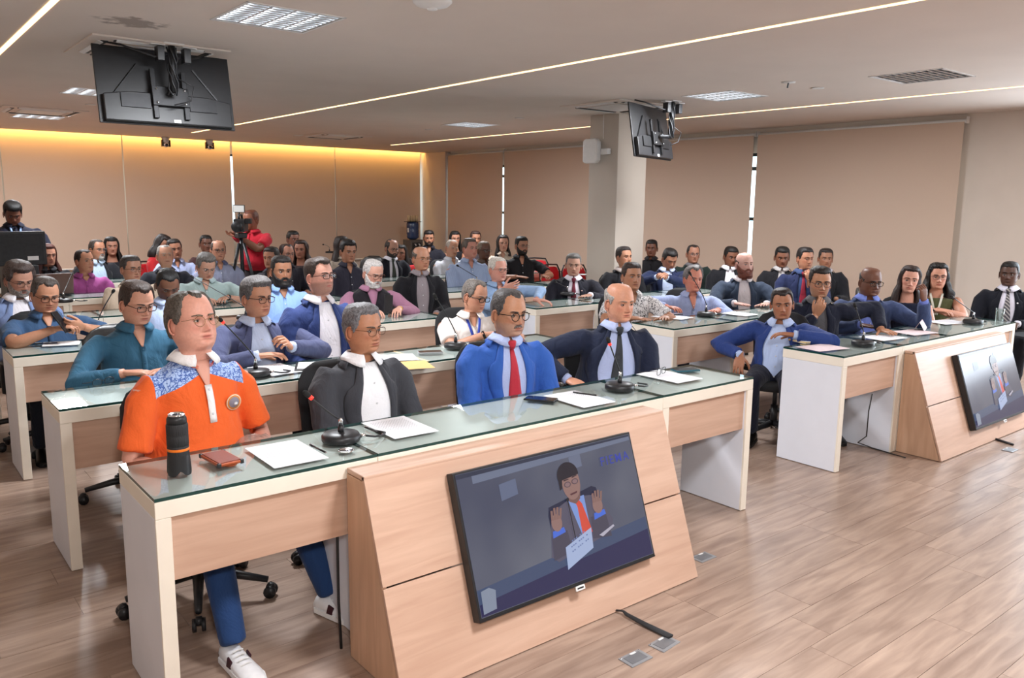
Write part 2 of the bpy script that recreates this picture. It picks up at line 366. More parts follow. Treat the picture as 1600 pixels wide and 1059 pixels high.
for x, y, on in LIGHTS:
    t = thing('ceiling_light', LL.get((x, y), {(2.17, .6): 'added louvred ceiling light over the left side, unseen behind the camera', (7.06, .6): 'added louvred ceiling light over the right side, unseen behind the camera'}.get((x, y), 'added louvred ceiling light farthest back at the left')), 'ceiling light', (x, y, CE), group='louvred ceiling lights')
    link('frame', fr_, t); link('louvre', lou, t); link('housing', hou, t)
    for i in range(4): link('tube', tb if on else tb0, t, loc=(-.2175+.145*i, 0, .075))
    if on:
        area('ceiling_lamp', (x, y, CE-.012), (0, 0, 0), .58, .58, 98, (.93, .96, 1))
SL = {1.02: 'warm strip light in the ceiling at the upper left corner', 4.585: 'long warm strip light crossing the middle of the ceiling', 8.4: 'warm strip light in the ceiling nearest the right wall'}
for x in SL:
    b = MB(); b.b2((x-.018, -2.5, CE-.005), (x+.018, 14.25, CE-.0008)); tag(b.build('light_strip', M_led), SL[x], 'strip light', 'ceiling strip lights')
for x, y, l in ((6.93, 8.49, 'small round downlight just left of the column top'), (7.03, 10.8, 'small round downlight beyond the middle louvred light'), (7.19, 4.39, 'small round downlight between the two right louvred lights'), (2.36, 10.98, 'small round downlight behind the large television')):
    t = thing('downlight', l, 'downlight', (x, y, CE), group='small round downlights')
    MB().lathe([(.045, 0), (.06, -.002), (.062, -.006), (.045, -.006)], 20).build('trim_ring', M_white, t, True)
    MB().lathe([(.044, -.003), (.0001, -.003)], 20).build('bulb', emat('downlight_bulb', (1, .8, .55), 9), t)
t = thing('smoke_detector', 'white dome smoke detector at the top edge of the picture', 'smoke detector', (2.63, 4.0, CE))
MB().lathe([(.11, 0), (.11, -.012), (.09, -.03), (.03, -.045), (.0001, -.047)], 28).build('body', M_white, t, True); MB().lathe([(.03, -.0445), (.028, -.052), (.0001, -.054)], 16).build('sensor_cap', M_white, t, True)
t = thing('sensor', 'small ceiling sensor plate with dangling stub near the right lights', 'sensor', (6.68, 4.37, CE))
MB().lathe([(.06, 0), (.06, -.006), (.0001, -.008)], 20).build('plate', M_white, t, True); MB().tube([(0, 0, 0), (.01, .015, -.05)], .007, 6).build('stub', M_dark, t)
for x, y, l in ((6.1, 13.4, 'round ceiling speaker grille left of the far louvred light'),):
    tag(MB().lathe([(.1, 0), (.1, -.006), (.085, -.009), (.0001, -.009)], 24, (x, y, CE)).build('ceiling_speaker', M_white, None, True), l, 'speaker')
for x, y, l in ((4.55, 15.62, 'left of two small dome cameras under the ceiling edge'), (5.33, 15.62, 'right of two small dome cameras under the ceiling edge')):
    t = thing('dome_camera', l, 'security camera', (x, y, CE), group='ceiling dome cameras')
    MB().lathe([(.07, 0), (.07, -.035), (.055, -.05), (.055, -.09)], 20).build('base', M_white, t, True)
    MB().box((-.065, 0, -.11), (.02, .06, .12)).box((.065, 0, -.11), (.02, .06, .12)).build('yoke', M_dark, t)
    MB().ell((0, 0, -.13), (.058, .058, .058), 16, 10).build('ball', M_chrome, t, True); MB().lathe([(.028, 0), (.028, .02), (.0001, .022)], 12, (0, -.045, -.145), M=Matrix.Rotation(PI/2, 3, 'X')).build('lens', M_glossb, t)
# air conditioning cassettes
def cassette(x, y, l, drop=.012):
    t = thing('air_conditioner', l, 'air conditioner', (x, y, CE), group='ceiling air conditioning panels')
    MB().box((0, 0, -drop/2), (.95, .95, drop)).build('panel', M_ceil, t, bevel=.004)
    MB().box((0, 0, -drop-.006), (.5, .5, .008)).build('intake_grille', M_white, t, bevel=.003)
    for k_ in range(4):
        a = k_*PI/2; R = Matrix.Rotation(a, 3, 'Z'); b = MB(); b.box(R @ Vector((0, .36, -drop-.003)), (.62, .045, .006), R); b.build('vent_slot', M_dark, t)
        b = MB(); b.box(R @ Vector((0, .385, -drop-.007)), (.60, .035, .005), R @ Matrix.Rotation(.3, 3, 'X')); b.build('vent_flap', M_white, t)
cassette(1.87, 6.78, 'ceiling air conditioning panel above the large hanging television')
cassette(6.92, 6.70, 'ceiling air conditioning panel touching the square column')
cassette(2.05, 12.3, 'ceiling air conditioning panel at the far left'); cassette(6.6, 13.1, 'ceiling air conditioning panel beside the far strip end')
# televisions hanging from poles, seen from behind
def tv_back(name_l, c, yaw, tilt, pole, mount_l):
    R = Matrix.Rotation(yaw, 4, 'Z') @ Matrix.Rotation(-tilt, 4, 'X')
    t = thing('television', name_l, 'television', c, group='hanging televisions'); t.matrix_world = Matrix.Translation(c) @ R
    W_, H_ = .97, .562
    MB().box((0, .02, 0), (W_, .018, H_)).build('case', M_black, t, bevel=.004)          # screen side is +y
    MB().box((0, .0305, 0), (W_-.02, .003, H_-.02)).build('screen', M_glossb, t)
    b = MB(); b.prism([(-W_/2+.03, -H_/2+.01), (W_/2-.03, -H_/2+.01), (W_/2-.03, -H_/2+.2), (W_/2-.2, -H_/2+.23), (-W_/2+.2, -H_/2+.23), (-W_/2+.03, -H_/2+.2)], 1, -.03, .012); b.build('rear_housing', M_black, t, bevel=.008)
    for sx in (-1, 1):
        MB().tube([(sx*.4, .006, -.1), (sx*.2, .004, .16)], .008, 5).build('stiffening_rib', M_dark, t); MB().box((sx*.24, -.036, -.12), (.2, .012, .10)).build('rear_plate', M_dark, t)
    for sx in (-1, 1): MB().box((sx*.11, -.045, -.06), (.035, .022, .36)).build('mounting_rail', M_dark, t, bevel=.003)
    MB().box((0, -.06, -.08), (.26, .02, .14)).build('mounting_plate', M_dark, t, bevel=.003)
    for p in ((-.1, -.075, -.03), (.1, -.075, -.03), (-.1, -.075, -.13), (.1, -.075, -.13)): MB().ell(p, (.009, .009, .009), 8, 6).build('bolt', M_chrome, t)
    MB().box((.04, -.031, -H_/2+.03), (.05, .003, .022)).build('sticker', M_white, t)
    mt = thing('ceiling_mount', mount_l, 'tv mount', (pole[0], pole[1], CE), group='ceiling mounts of the televisions')
    end = t.matrix_world @ Vector((0, -.085, -.06))-Vector((pole[0], pole[1], CE))
    MB().box((0, 0, -.004), (.14, .14, .008)).build('ceiling_plate', M_white, mt)
    MB().tube([(0, 0, -.008), (0, 0, end.z)], .024, 14).build('pole', M_dark, mt, True)
    MB().tube([(0, 0, end.z), tuple(end)], .02, 8).build('arm', M_dark, mt)
    rs = random.Random(3); b = MB()
    for q in range(5):
        a = q*1.3; b.tube([(.03*math.cos(a+k_*.5)*(1+.3*math.sin(k_*2+q)), .03*math.sin(a+k_*.5), -.02+end.z*k_/8) for k_ in range(9)], .006, 5)
    b.tube([(0, 0, -.06), (-.12, 0, -.1), (-.32, .1, -.03), (-.42, .16, -.01)], .008, 5); b.tube([(0, 0, -.07), (.1, .05, -.1), (.24, .1, -.05)], .008, 5)
    b.tube([(.02, -.02, end.z+.1), (.14, -.02, end.z+.05), (.12, 0, end.z-.05), (.0, 0, end.z-.09)], .005, 5)
    b.build('cable', M_black, mt, True)
    for dx in (-.085, .1): MB().box((dx, .0, -.075), (.05, .075, .1)).build('adapter_box', M_black, mt, bevel=.004)
    for dx in (-.1, .12): MB().box((dx, 0, -.013), (.1, .06, .01)).build('bracket_plate', M_white, mt)
tv_back('large black television hanging from the ceiling at the upper left, seen from behind', (1.929, 6.543-.03, 2.541), .005, .195, (1.93, 6.36), 'pole mount with cables and black boxes holding the large left television')
tv_back('black television hanging from the ceiling in front of the column, seen from behind', (6.87, 6.138, 2.511), .311, .162, (7.0, 5.98), 'pole mount with cables holding the television near the column')
# access point on the column
t = thing('access_point', 'white rounded antenna panel fixed to the side of the column', 'antenna', (7.40, 7.50, 2.39))
b = MB(); b.prism([(-.11+.04, -.15), (.11, -.15), (.15, -.13), (.15, .13), (.11, .15), (-.07, .15), (-.11, .11), (-.11, -.11)], 0, -.05, -.12); b.build('housing', M_white, t, bevel=.012)
MB().box((-.03, -.16, -.01), (.06, .14, .07)).build('bracket', M_white, t, bevel=.004); MB().tube([(-.01, -.1, .15), (-.012, -.1, .44)], .004, 6).build('cable', M_white, t)

# ------------------------------------------------------------ desks
def desk(x0, x1, y, label, group, lend=1, rend=1, dep=.446, mod=1):
    """one desk module: x0..x1, front edge at y, seats behind (+y)"""
    t = thing('desk', label, 'desk', ((x0+x1)/2, y+dep/2, 0), group=group); W_ = x1-x0; h = W_/2; d = dep/2; g_ = .001
    MB().b2((-h+g_, -d, .712), (h-g_, d, .770)).build('tabletop', [M_edge], t, bevel=.0025)
    MB().b2((-h+.004, -d+.004, .7702), (h-.004, d-.004, .7712)).build('top_inlay', M_top, t)
    b = MB(); b.b2((-h+.002, -d+.001, .7715), (h-.002, d-.001, .783)); b.m = [0, 1, 1, 1, 1]; b.f = b.f[1:]; b.build('glass_top', [M_glass, M_gedge], t)
    for s_, on in ((-1, lend), (1, rend)):
        if on == 0: continue
        th = .05 if on == 1 else .025
        xa = s_*(h-g_); xb = s_*(h-th)
        b = MB(); b.b2((xa, -d+.012, .004), (xb, d-.004, .7115)); b.build('end_panel', M_lam, t, bevel=.0015)
        b = MB(); b.b2((xa, -d, .004), (xb, -d+.0118, .7115)); b.build('panel_edging', M_edge, t, bevel=.0015)
    if mod: MB().b2((-h+(.05 if lend == 1 else .026 if lend else .002), -d+.022, .485), (h-(.05 if rend == 1 else .026 if rend else .002), -d+.04, .7115)).build('modesty_panel', M_oakx, t)
    return t
rowsL = [(2.637, .67, 3.88), (4.075, .655, 3.88), (5.64, .685, 3.85), (7.2, .72, 3.8), (8.7, .75, 3.8), (10.2, .8, 3.8)]
rowsR = [(2.672, 4.907, 7.70), (4.085, 4.915, 7.70), (5.64, 4.83, 7.7), (7.22, 4.78, 7.2), (8.68, 4.75, 7.9), (10.2, 4.75, 7.9)]
ordn = ['front', 'second', 'third', 'fourth', 'fifth', 'sixth']
for i, (y, a, c) in enumerate(rowsL):
    j1, j2 = (1.48, 3.114) if i == 0 else (a+.81, c-.77)
    g_ = 'glass-topped desks of the left block'
    desk(a, j1, y, '%s row desk unit at the left aisle, glass top, white side panel' % ordn[i], g_, 1, 1)
    desk(j1, j2, y, '%s row long middle desk unit of the left block' % ordn[i], g_, 2, 2)
    desk(j2, c, y, '%s row desk unit of the left block beside the central aisle' % ordn[i], g_, 1, 1)
for i, (y, a, c) in enumerate(rowsR):
    g_ = 'glass-topped desks of the right block'; j1, j2 = (5.66, 6.35) if i == 0 else (a+.81, c-.77)
    if i == 0: j1, j2 = a+.79, 6.44
    desk(a, j1, y, '%s row desk unit at the central aisle in the right block, white side panel' % ordn[i], g_, 1, 1)
    desk(j1, j2, y, '%s row middle desk unit of the right block' % ordn[i], g_, 1 if i == 0 else 2, 2)
    desk(j2, c, y, '%s row rightmost desk unit of the right block' % ordn[i], g_, 2, 1)
# podiums with built in televisions
def podium(x0, x1, yb, yt, yf, zt, label, tvc, tvl, fig):
    W_ = x1-x0; cx = (x0+x1)/2
    t = thing('podium', label, 'podium', (cx, yb, 0), group='sloping wooden podiums'); h = W_/2
    T_, F_ = yt-yb, yf-yb
    for s_ in (-1, 1):
        a, b_ = (s_*h, s_*(h-.02)); b = MB(); b.prism([(0, .003), (F_+.012, .003), (T_+.006, zt-.022), (0, zt-.022)], 0, min(a, b_), max(a, b_)); b.build('side_panel', M_oakz, t, bevel=.0015)
    b = MB(); b.b2((-h, 0, zt-.02), (h, T_-.004, zt)); b.build('top_panel', M_oakx, t, bevel=.004)
    n_ = Vector((0, F_-T_, -(zt-.02))).normalized(); nn = Vector((0, n_.z, -n_.y))
    if nn.y > 0: nn = -nn
    def pt(x, s_, o_): p = Vector((x, T_, zt-.0))+Vector((0, F_-T_, -zt))*s_+nn*o_; return p
    for nm_, s0, s1 in (('front_panel', .0, .495), ('front_panel', .503, .992)):
        b = MB(); vs = [pt(-h, s0, 0), pt(h, s0, 0), pt(h, s1, 0), pt(-h, s1, 0), pt(-h, s0, -.016), pt(h, s0, -.016), pt(h, s1, -.016), pt(-h, s1, -.016)]
        b.add(vs, [(0, 3, 2, 1), (4, 5, 6, 7), (0, 1, 5, 4), (1, 2, 6, 5), (2, 3, 7, 6), (3, 0, 4, 7)]); b.build(nm_, M_oakx, t, bevel=.001)
    # television on the slope
    tilt = math.atan2(abs(F_-T_), zt)
    q = pt(tvc[0]-cx, tvc[1], .028)+Vector((cx, yb, 0))
    tv = thing('television', tvl, 'television', (0, 0, 0)); tv.matrix_world = Matrix.Translation(q) @ Matrix.Rotation(-tilt, 4, 'X')
    MB().box((0, .0, 0), (.97, .045, .562)).build('case', M_black, tv, bevel=.003)
    MB().box((.0, -.0225, -.2755), (.966, .004, .007)).build('lower_trim', M_dark, tv)
    MB().box((.02, -.025, -.289), (.05, .006, .02)).build('maker_tag', M_white, tv, bevel=.001)
    MB().box((.02, -.0285, -.289), (.034, .001, .006)).build('tag_mark', M_dark, tv)
    scr = MB().box((0, -.0235, .004), (.95, .002, .538)).build('screen', screenmat(), tv)
    screen_picture(scr, fig)
    return tv
def screenmat():
    if 'screen_image' in MATS: return MATS['screen_image']
    m = bpy.data.materials.new('screen_image'); m.use_nodes = True; N, L = nt(m); b = N['Principled BSDF']
    b.inputs['Base Color'].default_value = (.01, .01, .012, 1); b.inputs['Roughness'].default_value = .18
    tc = N.new('ShaderNodeTexCoord'); nz = N.new('ShaderNodeTexNoise'); nz.inputs['Scale'].default_value = 2.2; L.new(tc.outputs['Object'], nz.inputs[0])
    cr = N.new('ShaderNodeValToRGB'); cr.color_ramp.elements[0].position = .35; cr.color_ramp.elements[1].position = .65
    cr.color_ramp.elements[0].color = (*s2l('#4a4f66'), 1); cr.color_ramp.elements[1].color = (*s2l('#6e7180'), 1); L.new(nz.outputs[0], cr.inputs[0])
    L.new(cr.outputs[0], b.inputs['Emission Color']); b.inputs['Emission Strength'].default_value = .7; MATS['screen_image'] = m; return m
def pic(col): 
    n_ = 'screen_'+col
    if n_ in MATS: return MATS[n_]
    c = s2l(col); m_ = mat(n_, (.01, .01, .012), .25, emit=c, estr=.8); return m_
def screen_picture(scr, fig):
    Lr = [0]
    def P(nm_, col, pts, lay=None):
        Lr[0] += 1; y = -.0235-.0012-.0002*Lr[0]
        b = MB(); b.poly([(x*.475, y, z*.269+.004) for x, z in pts]); b.build(nm_, pic(col), scr)
    def E(nm_, col, cx, cz, rx, rz, n=22, a0=0, a1=2*PI): P(nm_, col, [(cx+rx*math.cos(a0+(a1-a0)*k_/n), cz+rz*math.sin(a0+(a1-a0)*k_/n)) for k_ in range(n if a1-a0 > 6 else n+1)])
    P('picture_ceiling', '#70788f', [(-.85, .98), (.99, .99), (.99, .90), (-.85, .82)])
    P('picture_ceiling_edge', '#31364a', [(-1, .99), (.99, .99), (.99, .96), (-1, .93)])
    P('picture_plate', '#646d88', [(-.6, .72), (-.42, .75), (-.42, .52), (-.6, .48)]); P('picture_plate', '#6c738a', [(.2, .86), (.34, .88), (.34, .68), (.2, .66)])
    P('picture_table', '#43506f', [(-1, -.62), (.99, -.38), (.99, -.60), (-1, -.84)]); P('picture_table_front', '#2b2a52', [(-1, -.82), (.99, -.58), (.99, -.99), (-1, -.99)])
    P('picture_chair', '#20243f', [(-.15, .08), (-.13, .2), (.4, .34), (.45, .3), (.5, -.1), (-.15, -.3)])
    P('picture_jacket', '#5a5668', [(-.13, -.62), (-.2, -.52), (-.14, -.05), (-.06, .14), (.08, .22), (.24, .24), (.4, .2), (.5, .02), (.58, -.25), (.55, -.4), (.38, -.48)])
    P('picture_shirt', '#7f9ad8', [(.1, .22), (.29, .24), (.29, -.3), (.2, -.45)]); P('picture_tie', '#d8503c', [(.17, .17), (.22, .19), (.25, .12), (.31, -.34), (.19, -.42), (.19, .1)])
    P('picture_neck', '#7a5a54', [(.11, .3), (.26, .34), (.24, .2), (.18, .14), (.11, .2)])
    E('picture_face', '#95736c', .17, .47, .105, .26); E('picture_hair', '#221c26', .15, .60, .125, .2, 20, -.1, PI+.35)
    P('picture_hair_side', '#221c26', [(.03, .64), (.03, .4), (.06, .42), (.08, .6)])
    P('picture_brow', '#3a2a30', [(.09, .52), (.15, .53), (.15, .545), (.09, .54)]); P('picture_brow', '#3a2a30', [(.19, .54), (.25, .56), (.25, .575), (.19, .56)])
    E('picture_eyeglass', '#584650', .125, .46, .04, .045, 14); E('picture_eyeglass', '#584650', .215, .48, .04, .045, 14)
    E('picture_lens', '#8d7072', .125, .46, .03, .033, 12); E('picture_lens', '#8d7072', .215, .48, .03, .033, 12)
    P('picture_mouth', '#5a3238', [(.13, .31), (.22, .33), (.21, .30), (.14, .285)])
    for cx, cz, sgn in ((-.08, -.08, 1), (.42, .0, -1)):
        P('picture_sleeve', '#4b4757', [(cx-.1*sgn, cz-.5), (cx+.12*sgn, cz-.45), (cx+.1*sgn, cz-.12), (cx-.08*sgn, cz-.15)])
        P('picture_cuff', '#4a6fd8', [(cx-.07, cz-.18), (cx+.08, cz-.14), (cx+.07, cz-.06), (cx-.06, cz-.08)])
        E('picture_palm', '#94736d', cx, cz+.03, .06, .13)
        for k_ in range(4): P('picture_finger', '#8a6962', [(cx-.055+.03*k_, cz+.08), (cx-.03+.03*k_, cz+.08), (cx-.03+.035*k_+.01, cz+.27-.03*abs(k_-1.5)), (cx-.055+.035*k_+.01, cz+.27-.03*abs(k_-1.5))])
    P('picture_microphone', '#15151d', [(.085, -.35), (.095, -.35), (.09, .22), (.08, .22)]); E('picture_microphone_head', '#15151d', .085, .235, .015, .035, 10)
    P('picture_name_card', '#a9b8dc', [(-.06, -.77), (.27, -.58), (.29, -.27), (-.04, -.44)])
    for r_ in range(3):
        z = -.38-.07*r_; 
        for k_ in range(9): x = .02+.024*k_; P('picture_card_text', '#6f7fae', [(x, z-.02+.05*k_/4), (x+.016, z-.015+.05*k_/4), (x+.016, z+.005+.05*k_/4), (x, z+.0+.05*k_/4)]) if (k_+r_) % 4 else None
    P('picture_paper', '#b9b4c4', [(.36, -.42), (.55, -.33), (.56, -.36), (.4, -.46)]); P('picture_cup', '#8791a4', [(-.99, -.95), (-.86, -.93), (-.84, -.68), (-.9, -.62), (-.98, -.64)])
    if fig:
        fc = bpy.data.curves.new('picture_logo', 'FONT'); fc.body = 'FIEMA'; fc.size = .054; fc.extrude = .0001; fc.offset = .0003; fc.space_character = 1.3
        fo = bpy.data.objects.new('tmp', fc); C.objects.link(fo); dg = bpy.context.evaluated_depsgraph_get(); me = bpy.data.meshes.new_from_object(fo.evaluated_get(dg)); bpy.data.objects.remove(fo)
        me.materials.clear(); me.materials.append(pic('#3a46a8')); o = link('picture_logo', me, scr, loc=(.265, -.030, .165), rot=(PI/2, 0, 0))
podium(1.345, 2.955, 2.632, 2.503, 2.243, .757, 'large sloping oak podium with a television, joined to the front left desks', (2.169, .425), 'lit television on the front podium showing a speaker with orange tie', True)
podium(5.72, 7.27, 2.668, 2.60, 2.345, .74, 'sloping oak podium with a television at the right desks', (6.72, .47), 'lit television on the right podium showing a distant speaker', False)
# ------------------------------------------------------------ people
def attrmat(name, rough, spec=.4, bump=0, coat=0, sss=0, bs=90):
    m = bpy.data.materials.new(name); m.use_nodes = True; N, L = nt(m); b = N['Principled BSDF']
    a = N.new('ShaderNodeVertexColor'); a.layer_name = 'Col'; tc = N.new('ShaderNodeTexCoord')
    nz = N.new('ShaderNodeTexNoise'); nz.inputs['Scale'].default_value = bs; nz.inputs['Detail'].default_value = 3; L.new(tc.outputs['Object'], nz.inputs[0])
    mr = N.new('ShaderNodeMapRange'); mr.inputs[1].default_value = .3; mr.inputs[2].default_value = .7; mr.inputs[3].default_value = .94; mr.inputs[4].default_value = 1.05; L.new(nz.outputs[0], mr.inputs[0])
    vm = N.new('ShaderNodeVectorMath'); vm.operation = 'SCALE'; L.new(a.outputs[0], vm.inputs[0]); L.new(mr.outputs[0], vm.inputs['Scale']); L.new(vm.outputs[0], b.inputs['Base Color'])
    b.inputs['Roughness'].default_value = rough; b.inputs['Specular IOR Level'].default_value = spec; b.inputs['Coat Weight'].default_value = coat
    if sss: b.inputs['Subsurface Weight'].default_value = sss; b.inputs['Subsurface Radius'].default_value = (.008, .003, .002); b.inputs['Subsurface Scale'].default_value = 1
    if bump:
        bp = N.new('ShaderNodeBump'); bp.inputs['Strength'].default_value = bump; bp.inputs['Distance'].default_value = .003; L.new(nz.outputs[0], bp.inputs['Height']); L.new(bp.outputs[0], b.inputs['Normal'])
    MATS[name] = m; return m
M_skin = attrmat('skin', .48, .45, .12); M_eye = attrmat('eye', .08, .6, 0, .5)
def hairmat(col):
    n_ = 'hair_'+col
    if n_ in MATS: return MATS[n_]
    m = bpy.data.materials.new(n_); m.use_nodes = True; N, L = nt(m); b = N['Principled BSDF']; c = s2l(col)
    tc = N.new('ShaderNodeTexCoord'); mp = N.new('ShaderNodeMapping'); mp.inputs['Scale'].default_value = (1, .35, .35); L.new(tc.outputs['Object'], mp.inputs[0])
    nz = N.new('ShaderNodeTexNoise'); nz.inputs['Scale'].default_value = 260; nz.inputs['Detail'].default_value = 3; L.new(mp.outputs[0], nz.inputs[0])
    cr = N.new('ShaderNodeValToRGB'); cr.color_ramp.elements[0].position = .35; cr.color_ramp.elements[1].position = .68
    cr.color_ramp.elements[0].color = (*[q*.5 for q in c], 1); cr.color_ramp.elements[1].color = (*[min(1, q*1.35+.004) for q in c], 1); L.new(nz.outputs[0], cr.inputs[0]); L.new(cr.outputs[0], b.inputs['Base Color'])
    bp = N.new('ShaderNodeBump'); bp.inputs['Strength'].default_value = .9; bp.inputs['Distance'].default_value = .004; L.new(nz.outputs[0], bp.inputs['Height']); L.new(bp.outputs[0], b.inputs['Normal'])
    b.inputs['Roughness'].default_value = .5; b.inputs['Specular IOR Level'].default_value = .35; MATS[n_] = m; return m
def cloth(col, pat=None, c2=None, rough=.85):
    n_ = 'cloth_%s_%s' % (col, pat)
    if n_ in MATS: return MATS[n_]
    m = bpy.data.materials.new(n_); m.use_nodes = True; N, L = nt(m); b = N['Principled BSDF']; c = s2l(col)
    b.inputs['Roughness'].default_value = rough; b.inputs['Specular IOR Level'].default_value = .25; b.inputs['Sheen Weight'].default_value = .08
    tc = N.new('ShaderNodeTexCoord'); nz = N.new('ShaderNodeTexNoise'); nz.inputs['Scale'].default_value = 420; L.new(tc.outputs['Object'], nz.inputs[0])
    cr = N.new('ShaderNodeValToRGB'); cr.color_ramp.elements[0].position = .3; cr.color_ramp.elements[1].position = .7
    cr.color_ramp.elements[0].color = (*[q*.94 for q in c], 1); cr.color_ramp.elements[1].color = (*[min(1, q*1.05) for q in c], 1); L.new(nz.outputs[0], cr.inputs[0]); out = cr.outputs[0]
    if pat:
        d = s2l(c2); mx = N.new('ShaderNodeMix'); mx.data_type = 'RGBA'; mx.inputs['B'].default_value = (*d, 1); L.new(out, mx.inputs['A'])
        if pat in ('stripe', 'diag'):
            w_ = N.new('ShaderNodeTexWave'); w_.inputs['Scale'].default_value = 16 if pat == 'diag' else 28; w_.bands_direction = 'X' if pat == 'stripe' else 'DIAGONAL'; L.new(tc.outputs['Object'], w_.inputs[0])
            q = N.new('ShaderNodeMath'); q.operation = 'GREATER_THAN'; q.inputs[1].default_value = .62; L.new(w_.outputs['Fac'], q.inputs[0])
        else:
            w_ = N.new('ShaderNodeTexVoronoi'); w_.inputs['Scale'].default_value = {'floral': 34, 'print': 60}[pat]; w_.feature = 'DISTANCE_TO_EDGE' if pat == 'floral' else 'F1'
            n3 = N.new('ShaderNodeTexNoise'); n3.inputs['Scale'].default_value = 25; L.new(tc.outputs['Object'], n3.inputs[0]); va = N.new('ShaderNodeVectorMath'); va.operation = 'MULTIPLY_ADD'; va.inputs[1].default_value = (.12, .12, .12)
            L.new(n3.outputs['Color'], va.inputs[0]); L.new(tc.outputs['Object'], va.inputs[2]); L.new(va.outputs[0], w_.inputs[0])
            q = N.new('ShaderNodeMath'); q.operation = 'LESS_THAN'; q.inputs[1].default_value = .10 if pat == 'floral' else .42; L.new(w_.outputs['Distance'], q.inputs[0])
        L.new(q.outputs[0], mx.inputs['Factor']); out = mx.outputs['Result']
    L.new(out, b.inputs['Base Color'])
    n2 = N.new('ShaderNodeTexNoise'); n2.inputs['Scale'].default_value = 9; n2.inputs['Detail'].default_value = 4; n2.inputs['Distortion'].default_value = 1.2; mp = N.new('ShaderNodeMapping'); mp.inputs['Scale'].default_value = (1, 1, .55); mp.inputs['Rotation'].default_value = (0, .5, .3)
    L.new(tc.outputs['Object'], mp.inputs[0]); L.new(mp.outputs[0], n2.inputs[0])
    bp = N.new('ShaderNodeBump'); bp.inputs['Strength'].default_value = .55; bp.inputs['Distance'].default_value = .03; L.new(n2.outputs[0], bp.inputs['Height']); L.new(bp.outputs[0], b.inputs['Normal'])
    MATS[n_] = m; return m
FOLD = bpy.data.textures.new('folds', 'CLOUDS'); FOLD.noise_scale = .09; FOLD.noise_depth = 2
def ss(a, b, x):
    t = np.clip((np.asarray(x, float)-a)/(b-a), 0, 1); return t*t*(3-2*t)
# head profile: z, front, back, half width (head centre between the eyes' level, facing -Y)
HP = np.array([(.1205, -.004, .030, .012), (.1185, -.030, .052, .033), (.111, -.056, .075, .052), (.096, -.074, .092, .066), (.073, -.086, .103, .0745), (.046, -.0915, .107, .0785), (.02, -.092, .106, .079),
 (0, -.0885, .102, .0775), (-.02, -.0875, .094, .0755), (-.045, -.087, .080, .0715), (-.066, -.0865, .068, .0685), (-.084, -.084, .060, .0635), (-.098, -.082, .058, .0575), (-.107, -.076, .058, .054), (-.114, -.064, .058, .053), (-.120, -.046, .060, .055),
 (-.132, -.037, .066, .061), (-.15, -.038, .070, .064), (-.17, -.040, .074, .066), (-.19, -.043, .074, .067), (-.21, -.044, .070, .078), (-.235, -.054, .074, .118), (-.27, -.066, .084, .148), (-.33, -.084, .09, .158), (-.38, -.09, .09, .15)])
HPz = HP[::-1, 0]
def hp(z, k): return np.interp(z, HPz, HP[::-1, k])
def headsurf(a, z, P):
    """a azimuth (0 = front, +-pi back), z height -> x, y (arrays)"""
    f = -hp(z, 1); b = hp(z, 2); w_ = hp(z, 3).copy()
    fat = P['fat']; low = ss(.02, -.07, z)*(1-ss(-.18, -.24, z))
    w_ = w_*(1+(P['jaw']-1)*low+.12*fat*low)*(1+(P['fw']-1)*(1-ss(-.1, -.16, z))); f = f+.010*fat*ss(-.10, -.125, z)*(1-ss(-.15, -.2, z))
    s_, c_ = np.sin(a), np.cos(a); n_ = 2.0+.35*ss(.08, .02, z)*(1-ss(-.1, -.14, z))
    dep = np.where(c_ > 0, f, b)
    rr = (np.abs(s_)**n_+np.abs(c_)**n_)**(-1/n_)
    x = w_*s_*rr; y = -dep*c_*rr+.0
    fr = ss(.15, .6, c_)
    g = lambda cx, cz, sx, sz: np.exp(-((x-cx)/sx)**2-((z-cz)/sz)**2)
    g2 = lambda cx, cz, sx, sz: np.exp(-((np.abs(x)-cx)/sx)**2-((z-cz)/sz)**2)
    d = .0045*g2(.028, .021, .024, .008)-.0105*g2(.032, .001, .0165, .0115)+.003*g2(.047, -.024, .018, .018)*P['cheek']
    ns = P['nose']; nz_ = np.interp(z, [-.052, -.047, -.042, -.036, -.028, -.012, .004, .016, .03], [0, .010, .0215, .0245, .021, .0135, .0075, .004, 0])*ns
    nw = np.interp(z, [-.05, -.03, -.01, .02], [.0125, .0105, .0085, .0095])*P['nw']
    d = d+nz_*np.exp(-(x/nw)**2)+.0085*g2(.0135*P['nw'], -.0425, .0055, .006)
    lp = P['lips']
    d = d+.0050*lp*g(0, -.0625, .021, .0042)+.0055*lp*g(0, -.0745, .018, .0048)-.0055*g(0, -.0685, .025, .0020)-.005*g(0, -.085, .022, .0055)+.0085*g(0, -.102, .018, .010)+.002*g2(.03, -.072, .008, .02)
    d = d-.0022*P['age']*np.exp(-((np.abs(x)-(.021+(-.048-z)*.45))/.004)**2)*ss(-.075, -.07, z)*ss(-.04, -.048, z)
    d = d-.0012*P['age']*g2(.032, -.017, .014, .003)
    return x, y-d*fr
def lipmask(x, z): return np.exp(-(x/.0215)**4)*np.exp(-((z+.0685)/.0085)**4)
def uv_rings(P, n, lod):
    if lod == 0: zs = np.concatenate([np.linspace(.1205, .04, 12), np.linspace(.035, -.118, 52), np.linspace(-.124, -.38, 14)])
    elif lod == 1: zs = np.concatenate([np.linspace(.1205, .04, 10), np.linspace(.034, -.116, 32), np.linspace(-.124, -.38, 10)])
    else: zs = np.concatenate([np.linspace(.1205, .045, 7), np.linspace(.033, -.114, 20), np.linspace(-.124, -.38, 7)])
    u = np.linspace(-1, 1, n, endpoint=False); a = PI*(u*.62+.38*np.sign(u)*np.abs(u)**2.2)
    return a, zs
